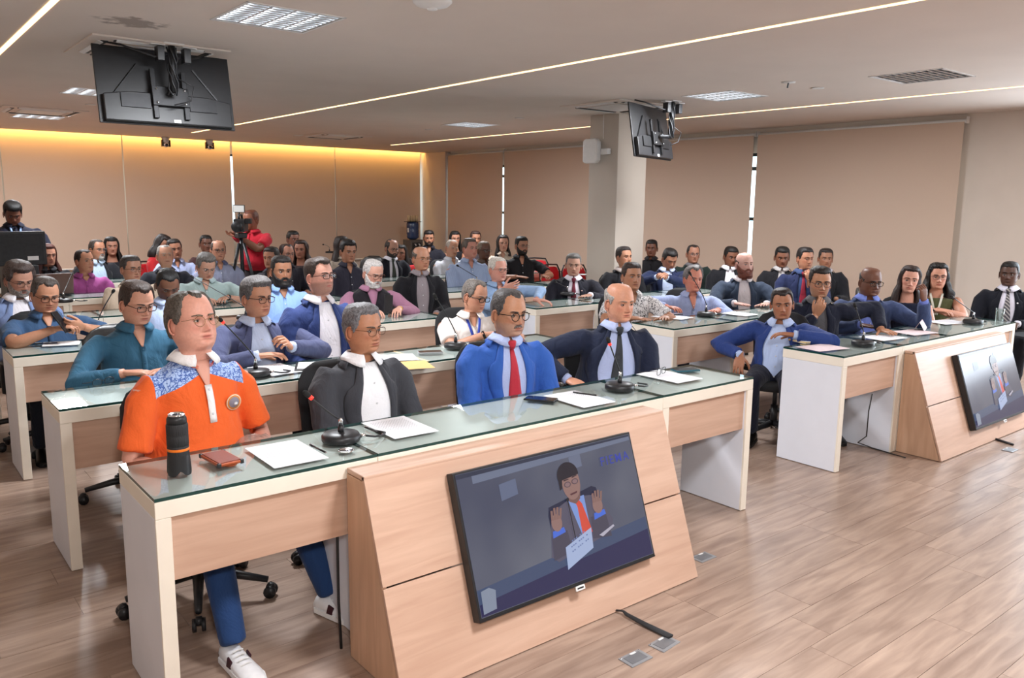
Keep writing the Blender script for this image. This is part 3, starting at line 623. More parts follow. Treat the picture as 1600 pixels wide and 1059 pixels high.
DEF = dict(fat=.2, jaw=1., fw=1., cheek=1., nose=1., nw=1., lips=1., age=.4, lid=.35, stub=0, stubc=(.10, .08, .07))
def head_geo(P, skin, lod):
    n = (76, 52, 36)[lod]; a, zs = uv_rings(P, n, lod); A, Z = np.meshgrid(a, zs); X, Y = headsurf(A, Z, P)
    V = np.stack([X, Y, Z], -1); col = np.ones(V.shape)*np.array(skin)
    fr = (np.cos(A) > .2)
    lm = (lipmask(X, Z)*fr)[..., None]; lips = np.array(skin)*np.array([.80, .46, .46]); col = col*(1-lm*.9)+lips*lm*.9; mg = (np.exp(-(X/.024)**4-((Z+.0685)/.0019)**2)*fr)[..., None]; col = col*(1-.8*mg)
    red = (np.exp(-((np.abs(X)-.045)/.02)**2-((Z+.028)/.02)**2)+np.exp(-(X/.014)**2-((Z+.038)/.012)**2)*.8)*fr; col = col*(1-(red*.16)[..., None]*np.array([0, 1, 1]))
    eyeS = np.exp(-((np.abs(X)-.032)/.02)**2-((Z+.001)/.013)**2)*fr; col = col*(1-.13*eyeS[..., None])
    if P['stub']:
        sm = ss(-.03, -.05, Z)*(1-ss(-.118, -.135, Z))*(np.cos(A) > -.15)*(1-lm[..., 0])*(1-np.exp(-(X/.014)**2-((Z+.035)/.018)**2)); sm = np.clip(sm*P['stub'], 0, 1)[..., None]
        col = col*(1-sm)+np.array(P['stubc'])*sm
    m, k = len(zs), n
    vs = V.reshape(-1, 3); cs = col.reshape(-1, 3); fs = []
    for i in range(m-1):
        for j in range(k): fs.append((i*k+j, i*k+(j+1) % k, (i+1)*k+(j+1) % k, (i+1)*k+j))
    fs.append(tuple(range(k))[::-1]); fs.append(tuple((m-1)*k+j for j in range(k)))
    vs = list(map(tuple, vs)); cs = list(map(tuple, cs)); mi = [0]*len(fs)
    def addb(b, c, mm=0):
        k0 = len(vs); vs.extend(b.v); cs.extend([c]*len(b.v)); fs.extend([tuple(i+k0 for i in f) for f in b.f]); mi.extend([mm]*len(b.f))
    q = (14, 10, 8)[lod]
    for s_ in (-1, 1):
        ex = s_*.0315; ey = -.0735
        addb(MB().ell((ex, ey, .0005), (.0118,)*3, q, q), (.50, .47, .45), 1)
        gx, gz = P.get('gaze', (0, 0)); dv = Vector((gx*.5, -1, gz*.5)).normalized(); Rm = dv.to_track_quat('Z', 'Y').to_matrix()
        b = MB(); r = .0121; b.lathe([(r*math.sin(t), r*math.cos(t)) for t in (.5, .3, .15, .01)], 12, (ex, ey, .0005), M=Rm); addb(b, P.get('iris', (.035, .02, .012)), 1)
        # eyelids: partial spheres
        for up_, el in ((1, P['lid']), (0, -.42)):
            b = MB(); rr = .0131; rows = []
            for i in range(4):
                t = (el+(1.45-el)*i/3) if up_ else (el+(-1.45-el)*i/3)
                rows.append([(ex+rr*1.08*math.cos(t*1)*math.sin(p), ey-rr*math.cos(t)*math.cos(p), .0005+rr*math.sin(t)-.0045*(abs(p)/1.3)**2*(1 if up_ else -.6)) for p in np.linspace(-1.35, 1.35, 9)])
            b.grid(rows if up_ else [r[::-1] for r in rows]); addb(b, tuple(q_*(.86 if up_ else .93) for q_ in skin))
            if up_ and lod < 2: b = MB(); b.tube([(p[0], p[1]-.0004, p[2]) for p in rows[0]], .0009, 5); addb(b, (.03, .02, .018))
        # ear
        w0 = float(hp(-.01, 3))*P['fw']*1.0; Re = Matrix.Rotation(-s_*.28, 3, 'Z')
        b = MB(); b.ell((s_*(w0+.005), .012, -.012), (.0055, .0150, .028), 10, 8, M=Re)
        b.tube([Vector((s_*(w0+.003), .002, -.012))+Re @ Vector((s_*.005, .004+.019*math.sin(t)+.004, .030*math.cos(t)-(.004 if t > 2 else 0))) for t in np.linspace(-.55, 3.3, 11)], [.004]*10+[.005], 6); addb(b, tuple(q_*f_ for q_, f_ in zip(skin, (.97, .86, .84))))
    return vs, cs, fs, mi
def mean_n(V, c): 
    d = V-np.array(c); return d/np.maximum(np.linalg.norm(d, axis=-1, keepdims=True), 1e-6)
def hair_geo(P, H, lod, rng):
    """short hair shell; H: style dict"""
    n = (88, 56, 40)[lod]; m = (46, 30, 20)[lod]
    a = np.linspace(-PI, PI, n, endpoint=False); t = np.linspace(0, 1, m); zs = .1204-.20*t**1.15
    A, Z = np.meshgrid(a, zs); X, Y = headsurf(A, Z, dict(P, nose=0, lips=0))
    V = np.stack([X, Y, Z], -1); Nn = mean_n(V, (0, .012, .012)); Nn[..., 2] = np.where(Z < .03, Nn[..., 2]*.2, Nn[..., 2])
    aa = np.abs(A); hl = H.get('hl', .072); rec = H.get('rec', .0)
    # hairline height by azimuth
    front = hl+rec*np.exp(-((aa-.62)/.28)**2)
    line = np.interp(aa, [0, .75, 1.0, 1.15, 1.42, 1.62, 1.9, 2.2, PI], [0, 0, .32, .55, .8, .72, .88, .97, 1])
    lo = np.interp(aa, [1.0, 1.15, 1.42, 1.62, 1.75, 2.0, 2.3, PI], [.048, .025, -.012+H.get('burn', 0), .022, .020, -.035, -.068, -.078])
    hz = np.where(aa < .95, front, np.where(aa < 1.15, front+(lo-front)*ss(.95, 1.15, aa), lo))
    jit = np.array([[noise.noise(Vector((q*9, z_*30, rng))) for q in a] for z_ in zs])*.006; mask = ss(-.002, .011, Z-hz+jit)
    top = ss(.05, .10, Z)
    if H.get('bald'):       # horseshoe: bald above a line
        bz = H['bald']; mask = mask*(1-ss(bz-.012, bz+.012, Z+.035*ss(1.2, 2.6, aa)*-1))*ss(.9, 1.25, aa)
    if H.get('crown'): mask = mask*(1-.9*H['crown']*ss(.075, .10, Z)*ss(-.5, .4, np.cos(A)*.3+.2))
    tk = H.get('side', .007)+(H.get('top', .014)-H.get('side', .007))*ss(.02, .09, Z)
    sw = H.get('sweep', 0)*top*np.sin(A+.3)*.006; qf = H.get('quiff', 0)*np.exp(-(aa/.75)**2)*ss(.06, .085, Z)*.014
    cu = H.get('curl', 0)
    nzv = np.array([[noise.noise(Vector(p)*(60 if cu else 38)+Vector((rng*7, 0, 0))) for p in row] for row in V.tolist()]); 
    off = (tk+sw+qf)*mask+nzv*(.0022+.006*cu)*mask-.0035*(1-mask)
    W = V+Nn*off[..., None]
    vs = W.reshape(-1, 3).tolist(); fs = []; mk = mask
    for i in range(m-1):
        for j in range(n):
            j2 = (j+1) % n
            if max(mk[i, j], mk[i, j2], mk[i+1, j], mk[i+1, j2]) > .02: fs.append((i*n+j, i*n+j2, (i+1)*n+j2, (i+1)*n+j))
    if not H.get('bald'): fs.append(tuple(range(n))[::-1])
    b = MB(); b.add(vs, fs); return b
def brows(b, P, H, lod):
    th = H.get('brow', 1)*.0038
    for s_ in (-1, 1):
        pts = []
        for u in np.linspace(0, 1, 6):
            x = s_*(.012+.037*u); z = .0185+.0055*math.sin(u*2.2)-.002*u
            aa = math.asin(min(.99, abs(x)/(.0785))) * s_; X_, Y_ = headsurf(np.array([aa]), np.array([z]), P); pts.append((float(X_[0]), float(Y_[0])-.0008, z))
        b.tube(pts, [th*.8, th, th, th*.9, th*.7, th*.4], 6, flat=1.0, upv=(0, 0, 1))
def beard_geo(P, B, lod, rng):
    n = (64, 44, 30)[lod]; m = (30, 20, 14)[lod]; amax = 1.55 if B.get('full', 1) else .75
    a = np.linspace(-amax, amax, n); z = np.linspace(.005 if B.get('full', 1) else -.045, -.128, m); A, Z = np.meshgrid(a, z); X, Y = headsurf(A, Z, dict(P, lips=.6))
    V = np.stack([X, Y, Z], -1); Nn = mean_n(V, (0, .01, -.06)); aa = np.abs(A)
    up_ = np.interp(aa, [0, .25, .5, .9, 1.3, 1.55], [-.0475, -.05, -.062, -.05, -.012, .004]) if B.get('full', 1) else np.interp(aa, [0, .2, .3, .5, .75], [-.0475, -.05, -.054, -.075, -.11])
    mask = ss(.003, -.005, Z-up_)
    mask = mask*(1-np.exp(-((X)/.022)**4-((Z+.069)/.0068)**4))*(1-np.exp(-((np.abs(X)-.0)/.009)**4-((Z+.085)/.0)**2) if 0 else 1)
    if not B.get('full', 1): mask = mask*(1-ss(.5, .7, aa))*np.where(B.get('goatee', 1), 1, ss(-.07, -.062, Z))
    tk = B.get('len', .006)*(1+1.2*ss(-.085, -.115, Z)*B.get('chin', .6))
    nzv = np.array([[noise.noise(Vector(p)*70+Vector((rng, 3, 1))) for p in row] for row in V.tolist()])
    W = V+Nn*(tk*mask+nzv*.0022*mask-.003*(1-mask))[..., None]; vs = W.reshape(-1, 3).tolist(); fs = []
    for i in range(m-1):
        for j in range(n-1):
            if max(mask[i, j], mask[i, j+1], mask[i+1, j], mask[i+1, j+1]) > .03: fs.append((i*n+j, i*n+j+1, (i+1)*n+j+1, (i+1)*n+j))
    return MB().add(vs, fs)
def long_hair(P, L, lod, rng, drop=.26, wide=1.0, curl=.3, tuck=0):
    """drape of hair round the back and the sides down to the shoulders"""
    n = (40, 30, 22)[lod]; m = (26, 18, 12)[lod]; b = MB()
    for off in (1,):
        rows = []
        for i in range(m):
            t = i/(m-1); z = .10-(.10+drop)*t; row = []
            a0 = np.interp(t, [0, .2, .45, 1], [.75, 1.05, 1.15, .95])+tuck*.5
            for j in range(n):
                u = j/(n-1)*2-1; a = PI+u*(PI-a0); zz = max(z, -.06)
                x, y = headsurf(np.array([(a+PI) % (2*PI)-PI]), np.array([zz]), dict(P, nose=0)); x, y = float(x[0]), float(y[0])
                k = .013+.022*ss(0, .7, t)*wide+.012*curl*noise.noise(Vector((a*3, z*22, rng)))+.006*math.sin(a*7+z*30*curl+rng)
                k *= (.35+.65*ss(0, .16, 1-abs(u)))*(1-.5*ss(.85, 1, t))
                r = math.hypot(x, y-.01)+1e-6; sx = (1+k/r)
                wd = 1+.28*ss(.35, .8, t)*wide
                row.append((x*sx*wd, (y-.01)*sx+.01+.012*t, z-.012*abs(noise.noise(Vector((a*5, 1, rng))))*t*3))
            rows.append(row)
        inn = [[(p[0]*.84, (p[1]-.01)*.84+.012, p[2]) for p in r] for r in rows]
        b.grid(rows); b.grid([r[::-1] for r in inn])
        k0 = len(b.v)-m*n; # stitch edges
        for i in range(m-1):
            b.f.append((i*n, (i+1)*n, k0+(i+2)*n-1, k0+(i+1)*n-1)); b.f.append((i*n+n-1, k0+i*n, k0+(i+1)*n, (i+1)*n+n-1)); b.m += [0, 0]
        for j in range(n-1): b.f.append(((m-1)*n+j, (m-1)*n+j+1, k0+(m-1)*n+n-2-j, k0+(m-1)*n+n-1-j)); b.m.append(0)
    return b
def glasses_parts(root, Mh, G, lod):
    col = {'black': '#141414', 'brown': '#4a2a1c', 'tort': '#3a1e14', 'gold': '#9a7a50', 'silver': '#8a8c90', 'grey': '#3c3f46', 'blue': '#26324a'}[G.get('c', 'black')]
    r = G.get('r', .0018); shp = G.get('s', 'rect'); w_, h_ = {'rect': (.0265, .0165), 'round': (.0235, .0215), 'soft': (.026, .019)}[shp]; ex = {'rect': 5, 'round': 2, 'soft': 3}[shp]
    fm = mat('spectacle_'+col, s2l(col), .25, .6 if G.get('c') in ('gold', 'silver') else 0, .03); b = MB(); le = MB(); n = (22, 14, 12)[lod]; zc = -.003-G.get('dz', 0); y0 = -.1025
    def lp(s_, k, q=1): 
        a = 2*PI*k/n; c_, s2 = math.cos(a), math.sin(a); rr = (abs(c_)**ex+abs(s2)**ex)**(-1/ex); x = s_*.033+w_*q*c_*rr; return Vector((x, y0+.16*max(0, abs(x)-.02)**1.0*.5+.0, zc+h_*q*s2*rr))
    for s_ in (-1, 1):
        pts = [lp(s_, k) for k in range(n)]; b.tube(pts+[pts[0], pts[1]], r*G.get('rim', 1), 6, cap=False); le.poly([lp(s_, k, .97) for k in range(n)])
        xs = s_*(.033+w_); b.tube([(xs, y0+.0035, zc+h_*.45), (s_*.0685, y0+.010, zc+h_*.5), (s_*.078*G.get('wf', 1), -.02, .004), (s_*.080*G.get('wf', 1), .012, .002), (s_*.079, .022, -.014)], r*.9, 6)
    b.tube([(-.033+w_, y0+.001, zc+.004), (0, y0-.002, zc+.007), (.033-w_, y0+.001, zc+.004)], r, 6)
    g = b.build('eyeglasses', fm, root, True); g.matrix_local = Mh
    l_ = le.build('lens_pair', M_lens, g)
    return g
# ---- hands
def hand_template(curl, spread=1, thumb=(.55, .72, -.35), tc=.25, pinch=0):
    b = MB(); rs = []
    for x, w_, t, z in ((-.03, .024, .017, 0), (0, .025, .017, 0), (.02, .033, .016, 0), (.05, .040, .0145, .002), (.08, .0415, .0125, .003), (.094, .040, .010, .002), (.099, .036, .006, .001)):
        rs.append([Vector((x, w_*math.copysign(abs(math.cos(a))**.75, math.cos(a)), z+t*math.copysign(abs(math.sin(a))**.8, math.sin(a)))) for a in np.linspace(0, 2*PI, 18, endpoint=False)])
    b.rings(rs)
    L_ = ((.072, .031), (.080, .0105), (.074, -.0105), (.057, -.0305))
    for k, (ln, y) in enumerate(L_):
        p = Vector((.078 if k < 3 else .070, y*.93, .002)); an = -.05; sp = (y*2.2)*spread; pts = [p.copy()]; segs = (.022, ln*.46, ln*.30, ln*.26); cc = curl[k] if isinstance(curl[0], (tuple, list)) else curl
        for i, sg in enumerate(segs):
            if i > 0: an += cc[i-1]
            d = Vector((math.cos(an)*math.cos(sp), math.sin(sp)*math.cos(an), -math.sin(an))); p = p+d*sg; pts.append(p.copy())
        b.tube(pts, [.0088, .0084, .0080, .0073, .0058], 10)
    p = Vector((.022, .022, -.004)); d = Vector(thumb).normalized(); pts = [p.copy()]
    for i, sg in enumerate((.042, .032, .026)):
        pts.append((p := p+d*sg).copy()); d = (d+Vector((tc, -tc*.9, -tc*.4))).normalized()
    b.tube(pts, [.0145, .0115, .0098, .0075], 10)
    me = b.mesh('hand_source', M_skin); o = bpy.data.objects.new('hand_source', me); C.objects.link(o)
    md = o.modifiers.new('r', 'REMESH'); md.mode = 'VOXEL'; md.voxel_size = .0032; s_ = o.modifiers.new('s', 'SMOOTH'); s_.iterations = 3; s_.factor = .5
    return o
_hs = dict(relax=hand_template((.35, .45, .3)), flat=hand_template((.08, .1, .05), 1.3, (.6, .75, -.15), .1), grip=hand_template(((.75, .95, .5), (.85, 1.0, .5), (.9, 1.05, .55), (.95, 1.1, .6)), .5, (.7, .45, -.6), .3), pinch=hand_template(((.5, .75, .4), (.65, .8, .45), (.8, .9, .5), (.85, .95, .5)), .6, (.75, .4, -.7), .2))
_dg = bpy.context.evaluated_depsgraph_get(); HANDS = {}
for k_, o_ in _hs.items():
    me = o_.evaluated_get(_dg).to_mesh(); HANDS[k_] = (np.array([v.co[:] for v in me.vertices]), [tuple(p.vertices) for p in me.polygons]); o_.evaluated_get(_dg).to_mesh_clear()
for o_ in _hs.values():
    me = o_.data; bpy.data.objects.remove(o_); bpy.data.meshes.remove(me)
def ik(S, T, l1, l2, pole):
    S, T = Vector(S), Vector(T); d = T-S; L_ = d.length; mx_ = (l1+l2)*.995
    if L_ > mx_: T = S+d*(mx_/L_); d = T-S; L_ = mx_
    u = d.normalized(); p = Vector(pole); p = (p-u*p.dot(u)).normalized(); a = (l1*l1-l2*l2+L_*L_)/(2*L_); h = math.sqrt(max(0, l1*l1-a*a)); return S+u*a+p*h, T
# torso: s, half width, front, back
TS = np.array([(0, .062, .052, .066), (.045, .088, .058, .074), (.09, .138, .070, .086), (.135, .158, .084, .098), (.19, .165, .100, .108), (.27, .162, .116, .114), (.38, .160, .126, .114), (.52, .158, .130, .108), (.68, .162, .134, .104), (.84, .174, .138, .112), (1.0, .188, .130, .130)])
def person(S):
    """S: dict spec -> Empty 'person' with body, hair and clothes as parts"""
    g = S.get; lod = g('lod', 1); seed = g('seed', 1.0); beta = math.degrees(math.atan2(S['p'][0], S['p'][1]))
    rzb = math.radians(-beta+g('A', 30)*1.0 if 'bA' not in S else -beta+S['bA']); rzh = math.radians(-beta+g('A', 30))
    hx, hy, hz = S['p']; sit = g('sit', True)
    yw = rzh-rzb; yw = (yw+PI) % (2*PI)-PI
    F = DEF.copy(); F.update(g('F', {})); skin = s2l(S['skin']); W = g('w', 1.0); belly = g('belly', .15); sh = g('sh', 1.05)
    lx, ly = g('lean', (0, -.05)); Rh = Matrix.Rotation(yw, 4, 'Z') @ Matrix.Rotation(math.radians(g('roll', 0)), 4, 'Y') @ Matrix.Rotation(math.radians(g('pitch', 0)), 4, 'X')
    hs = g('hs', .965)
    # head centre relative to the neck base, in the body frame
    piv = Vector((0, .035, .084)); hc_rel = piv+Rh.to_3x3() @ (Vector((0, -.045, .058))*hs)
    base_z = .47 if sit else .90
    # person frame: pelvis at origin xy
    hw = Vector((hx, hy, hz)); Rb = Matrix.Rotation(rzb, 3, 'Z'); N_ = Vector((lx, ly, hz-hc_rel.z)); off = Rb @ Vector((N_.x+hc_rel.x, N_.y+hc_rel.y, 0))
    root = thing('person', S['label'], 'person', (hx-off.x, hy-off.y, 0), rzb, g('group')); Lt = N_.z-base_z
    def ctr(s): return Vector((lx*(1-s)**1.0, ly*(1-s)**.8 if s < 1 else 0, N_.z-Lt*s))
    tsw = lambda s, k: float(np.interp(s, TS[:, 0], TS[:, k]))
    jk = g('jacket'); pad = (.010 if jk else .0)
    def tw(s):
        bb = belly*(.09*math.exp(-((s-.78)/.25)**2)); b2_ = belly*.05*math.exp(-((s-.78)/.3)**2)
        return tsw(s, 1)*W*(sh if s < .3 else 1)+b2_+pad*ss(.05, .15, s), tsw(s, 2)*(.5+.5*W)+bb+pad*.6, tsw(s, 3)*(.5+.5*W)+pad*.6
    def ts(x, s, o_=0, back=False):        # point on the torso front
        w_, f, b_ = tw(s); c = ctr(s); q = min(.985, abs(x-0)/(w_)); n_ = 2.3; y = (b_ if back else -f)*(1-q**n_)**(1/n_); sl = q**4*.35
        nrm = Vector(((1 if x > 0 else -1)*sl, (1 if back else -1), .12 if s < .12 else 0)).normalized(); return Vector((c.x+x, c.y+y, c.z))+nrm*o_
    # --- arms
    arms = {}
    for s_, nm_ in ((-1, 'R'), (1, 'L')):     # facing -Y: the person's right hand is at -x
        shd = ctr(.185)+Vector((s_*(.178*W*sh+pad*.6), .004, 0)); spec = g('arm'+nm_, 'lap')
        d0 = dict(lap=((s_*.09, -.34, .66), (s_*.55, .25, -.8), 'relax', (-s_*.3, -1, -.1), (0, 0, -1)),
                  desk=((s_*.15, -.43, TOP+.026), (s_*.9, .2, -.5), 'flat', (-s_*.55, -1, 0), (0, 0, -1)),
                  fold=((s_*.05, -.40, TOP+.03), (s_*.9, 0, -.4), 'relax', (-s_*1, -.35, 0), (0, 0, -1)),
                  clasp=((s_*.045, -.40, TOP+.045), (s_*.9, 0, -.5), 'grip', (-s_*.9, -.5, .25), (-s_*.1, .35, -.9)),
                  side=((s_*.27, .02, .66), (s_*.4, .5, -.2), 'relax', (0, -.3, -1), (-s_, 0, 0)))
        if isinstance(spec, str): spec = d0[spec]
        T_, pole, hp_, hd, pn = spec
        if isinstance(T_, Vector): T_ = Rb.inverted() @ (T_-Vector((hx-off.x, hy-off.y, 0)))
        E_, T2 = ik(shd, T_, .285*g('al', 1), .255*g('al', 1), pole); arms[nm_] = (shd, E_, T2, hp_, Vector(hd).normalized(), Vector(pn), s_)
    # --- body mesh
    vs, cs, fs, mi = head_geo(F, skin, lod); V = np.array(vs)*hs; z = V[:, 2]/hs
    R3 = np.array(Rh.to_3x3()); pv = np.array([0, .045, -.058])*hs          # pivot in head coordinates
    rot = (V-pv) @ R3.T; pvn = np.array(piv); target = rot+pvn; rest = V-pv+pvn
    wgt = ss(-.155, -.095, z)[:, None]; B_ = target*wgt+rest*(1-wgt); low = z < -.2
    nsl = S['top']['k'] == 'sleeveless'; kx = ss(-.19, -.22, z)*(.1 if nsl else -.14); B_[:, 0] *= 1+kx+(W*.98-1)*low; B_[:, 1] *= 1+ss(-.19, -.22, z)*(.1 if nsl else -.16)
    B_ = B_+np.array(N_); vs = B_.tolist()
    # shear the chest part along the leaning spine
    for i in np.nonzero(low)[0]:
        s_ = min(1, max(0, (N_.z-vs[i][2])/Lt)); c = ctr(s_); vs[i][0] += c.x-N_.x; vs[i][1] += c.y-N_.y
    Mh = Matrix.Translation(N_) @ Matrix.Translation(piv) @ Rh @ Matrix.Translation(Vector((0, -.045, .058))*hs) @ Matrix.Scale(hs, 4)
    sk2 = tuple(q*.95 for q in skin)
    def addb(bv, bf, c):
        k0 = len(vs); vs.extend([tuple(p) for p in bv]); cs.extend([c]*len(bv)); fs.extend([tuple(i+k0 for i in f) for f in bf]); mi.extend([0]*len(bf))
    ah = g('hands', lod < 2)
    for nm_, (shd, E_, T_, hp_, hd, pn, s_) in arms.items():
        b = MB(); ar = g('ar', 1); pth = [shd+(E_-shd)*t for t in (0, .3, .65, .95)]+[E_+(T_-E_)*t for t in (.06, .25, .55, .85, 1)]
        b.tube(pth, [r*ar for r in (.050, .048, .045, .040, .041, .042, .035, .027, .025)], 12 if lod < 2 else 8); addb(b.v, b.f, sk2)
        hd = hd.normalized(); pn = (pn-hd*pn.dot(hd)).normalized(); yv = pn.cross(hd)*-1     # palm normal pn, fingers hd
        # template: fingers +x, thumb +y, palm -z ; mirrored for the left
        zc = -pn; yc = zc.cross(hd); sg = 1 if nm_ == 'R' else -1
        hv, hf = HANDS[hp_]; k = g('hk', 1.0)
        if ah:
            M3 = np.array([list(hd), list(yc*sg*-1 if False else yc*sg), list(zc)]).T; Hv = (hv*k*np.array([1, 1, 1])) @ M3.T+np.array(T_); hf2 = hf if sg == 1 else [f[::-1] for f in hf]
            addb(Hv.tolist(), hf2, sk2)
    me = bpy.data.meshes.new('body'); me.from_pydata([tuple(v) for v in vs], [], fs); me.materials.append(M_skin); me.materials.append(M_eye)
    me.polygons.foreach_set('material_index', mi); me.polygons.foreach_set('use_smooth', [True]*len(fs))
    ca = me.color_attributes.new('Col', 'FLOAT_COLOR', 'POINT'); ca.data.foreach_set('color', np.concatenate([np.array(cs), np.ones((len(cs), 1))], 1).ravel().astype(np.float32)); me.update()
    link('body', me, root)
    # --- hair, brows, beard
    H = g('hair', {}); hm = hairmat(H.get('c', '#1c1613'))
    if H.get('style') != 'none':
        b = hair_geo(F, H, lod, seed)
        if H.get('long'):
            lh = long_hair(F, None, lod, seed, H['long'], H.get('wide', 1), H.get('wave', .3), H.get('tuck', 0)); b.add(lh.v, lh.f)
    else: b = MB()
    if b.v: o = b.build('hair', hm, root, True); o.matrix_local = Mh
    b = MB(); brows(b, F, H, lod); o = b.build('eyebrows', hairmat(H.get('bc', H.get('c', '#1c1613'))), root, True); o.matrix_local = Mh
    if g('beard'): o = beard_geo(F, S['beard'], lod, seed).build('beard', hairmat(S['beard'].get('c', H.get('c', '#1c1613'))), root, True); o.matrix_local = Mh
    if g('glasses'): glasses_parts(root, Mh, S['glasses'], lod)
    # --- garments
    def garment(name, m_, sleeve, ext=0, dent=None, stop=1.0, fold=.008, nosl=False, lowdrop=.02):
        b = MB(); n = 36; rs = []
        ss_ = [0, .03, .06, .09, .12, .155, .19, .24, .30, .38, .47, .57, .68, .79, .90, 1.0]
        for s in ss_:
            if s > stop or (kind == 'sleeveless' and s < .10): continue
            w_, f, bk = tw(s); w_ += ext; f += ext; bk += ext; c = ctr(s); r = []
            for k in range(n):
                a = 2*PI*k/n; sn, cs_ = math.sin(a), math.cos(a); nn_ = 2.3; rr = (abs(sn)**nn_+abs(cs_)**nn_)**(-1/nn_); x = w_*sn*rr; y = (-f if cs_ > 0 else bk)*abs(cs_)*rr
                zz = c.z-.012*math.cos(a)*(1-ss(0, .1, s))    # neckline dips in front
                if dent and cs_ > 0 and abs(x) < dent(s)+.01: y += .016
                r.append(Vector((c.x+x, c.y+y, zz)))
            rs.append(r)
        c = ctr(1)-Vector((0, 0, lowdrop)); rs.append([Vector((c.x+(p.x-ctr(1).x)*.96, c.y+(p.y-ctr(1).y)*.96, c.z)) for p in rs[-1]])
        b.rings(rs)
        for nm_, (shd, E_, T_, hp_, hd, pn, s_) in arms.items():
            if nosl: continue
            ar = g('ar', 1); j = 1.0+ (0.16 if jk else 0)
            inn = ctr(.20)+Vector((s_*.09*W, 0, .0)); top_ = shd+Vector((-s_*.02, 0, .012))
            if sleeve == 'long': path = [inn, top_, shd+(E_-shd)*.15, shd+(E_-shd)*.45, shd+(E_-shd)*.8, E_+(E_-shd)*.02, E_+(T_-E_)*.2, E_+(T_-E_)*.55, E_+(T_-E_)*.93]; rad = [.05, .062, .066, .060, .053, .052, .051, .045, .037 if not jk else .042]
            else: path = [inn, top_, shd+(E_-shd)*.15, shd+(E_-shd)*.45, shd+(E_-shd)*g('sl', .72)]; rad = [.05, .060, .066, .064, .066]
            b.tube(path, [r*j*ar+ext for r in rad], 14)
        o = b.build(name, m_, root, True); md = o.modifiers.new('merge', 'REMESH'); md.mode = 'VOXEL'; md.voxel_size = (.0095, .0135, .020)[lod]; md.use_smooth_shade = True
        sm = o.modifiers.new('soften', 'SMOOTH'); sm.iterations = (9, 6, 3)[lod]; sm.factor = .5
        if lod < 2 and fold:
            dm = o.modifiers.new('folds', 'DISPLACE'); dm.texture = FOLD; dm.strength = fold*1.6; dm.mid_level = .5; dm.texture_coords = 'LOCAL'
        return o
    def sheet(name, m_, rows, par=root, th=.003, smooth=True):     # two sided thin panel
        b = MB(); b.grid(rows); inn = [[Vector(p)+Vector((0, th, 0)) for p in r] for r in rows]; b.grid([r[::-1] for r in inn]); n = len(rows[0]); m = len(rows); k0 = n*m
        for i in range(m-1): b.f.append((i*n, (i+1)*n, k0+(i+2)*n-1, k0+(i+1)*n-1)); b.f.append((i*n+n-1, k0+i*n, k0+(i+1)*n, (i+1)*n+n-1)); b.m += [0, 0]
        for j in range(n-1): b.f.append((j, j+1, k0+n-2-j, k0+n-1-j)); b.f.append(((m-1)*n+j, (m-1)*n+j+1, k0+(m-1)*n+n-2-j, k0+(m-1)*n+n-1-j)); b.m += [0, 0]
        return b.build(name, m_, par, smooth)
    def collar(name, m_, op=.22, tipz=.062, rad=.064, hgt=.03, spread=.9, o_=.0, trim=None):
        rows = []; n = 26; c0 = ctr(0)
        for (kk, t) in enumerate((0, .35, .6, 1)):
            r = []
            for j in range(n):
                u = j/(n-1)*2-1; a = PI+u*(PI-op); fa = ss(.62, 1, abs(u)); dz = .036+ (tipz-.036)*fa; rx = rad*(1.0+.05*kk)*(.92+.08*W); ry = rad*1.0
                if t < .5: z_ = c0.z+hgt*(1-.28*fa)-.004*(t > 0); rr_ = 1.0 if t == 0 else 1.07
                else: z_ = c0.z+hgt-dz*t*.94; rr_ = 1.12+.28*t+.14*t*fa
                x = math.sin(a)*rx*rr_; y = -math.cos(a)*ry*rr_ +.008+ (-.012*fa*t)
                if t == 1: x += (1 if x > 0 else -1)*.010*fa*spread
                r.append((c0.x+x, c0.y+y-o_, z_))
            rows.append(r)
        o = sheet(name, m_, rows, th=.002); return o
    def front_panel(name, m_, hw, s0, s1, o_=.006, n=9, m=14, th=.004, zb=0):
        rows = []
        for i in range(m):
            s = s0+(s1-s0)*i/(m-1); h_ = hw(s) if callable(hw) else hw; rows.append([ts(h_*(j/(n-1)*2-1), s, o_) for j in range(n)])
        return sheet(name, m_, rows, th=th)
    def tie(col, pat=None, c2=None):
        tm = cloth(col, pat, c2, .6); c = ts(0, .065, .020); b = MB()
        b.rings([[Vector((c.x+w_*math.cos(a), c.y-.002+d_*math.sin(a), c.z+dz)) for a in np.linspace(0, 2*PI, 10, endpoint=False)] for w_, d_, dz in ((.018, .012, .036), (.024, .016, .028), (.021, .015, .010), (.013, .010, -.010))]); 
        rows = []
        for i in range(12):
            s = .085+(.72-.085)*i/11; h_ = .011+.027*min(1, (i/11)*1.4); rows.append([ts(h_*q, s, .015-.003*abs(q)) for q in (-1, -.5, 0, .5, 1)])
        o = sheet('tie', tm, rows, th=.004); b.build('tie_knot', tm, o, True)
    def buttons(par, s0, s1, n, col='#e8e8ea', x=0, o_=.012):
        me = MATS.get('bt')
        for i in range(n):
            p = ts(x, s0+(s1-s0)*i/max(1, n-1), o_); MB().lathe([(.0052, 0), (.0052, .0018), (.004, .0024), (.0001, .0024)], 8, M=Matrix.Rotation(PI/2, 3, 'X')).build('button', mat('button_'+col, s2l(col), .35), par, True, loc=p)
    top = S['top']; kind = top['k']
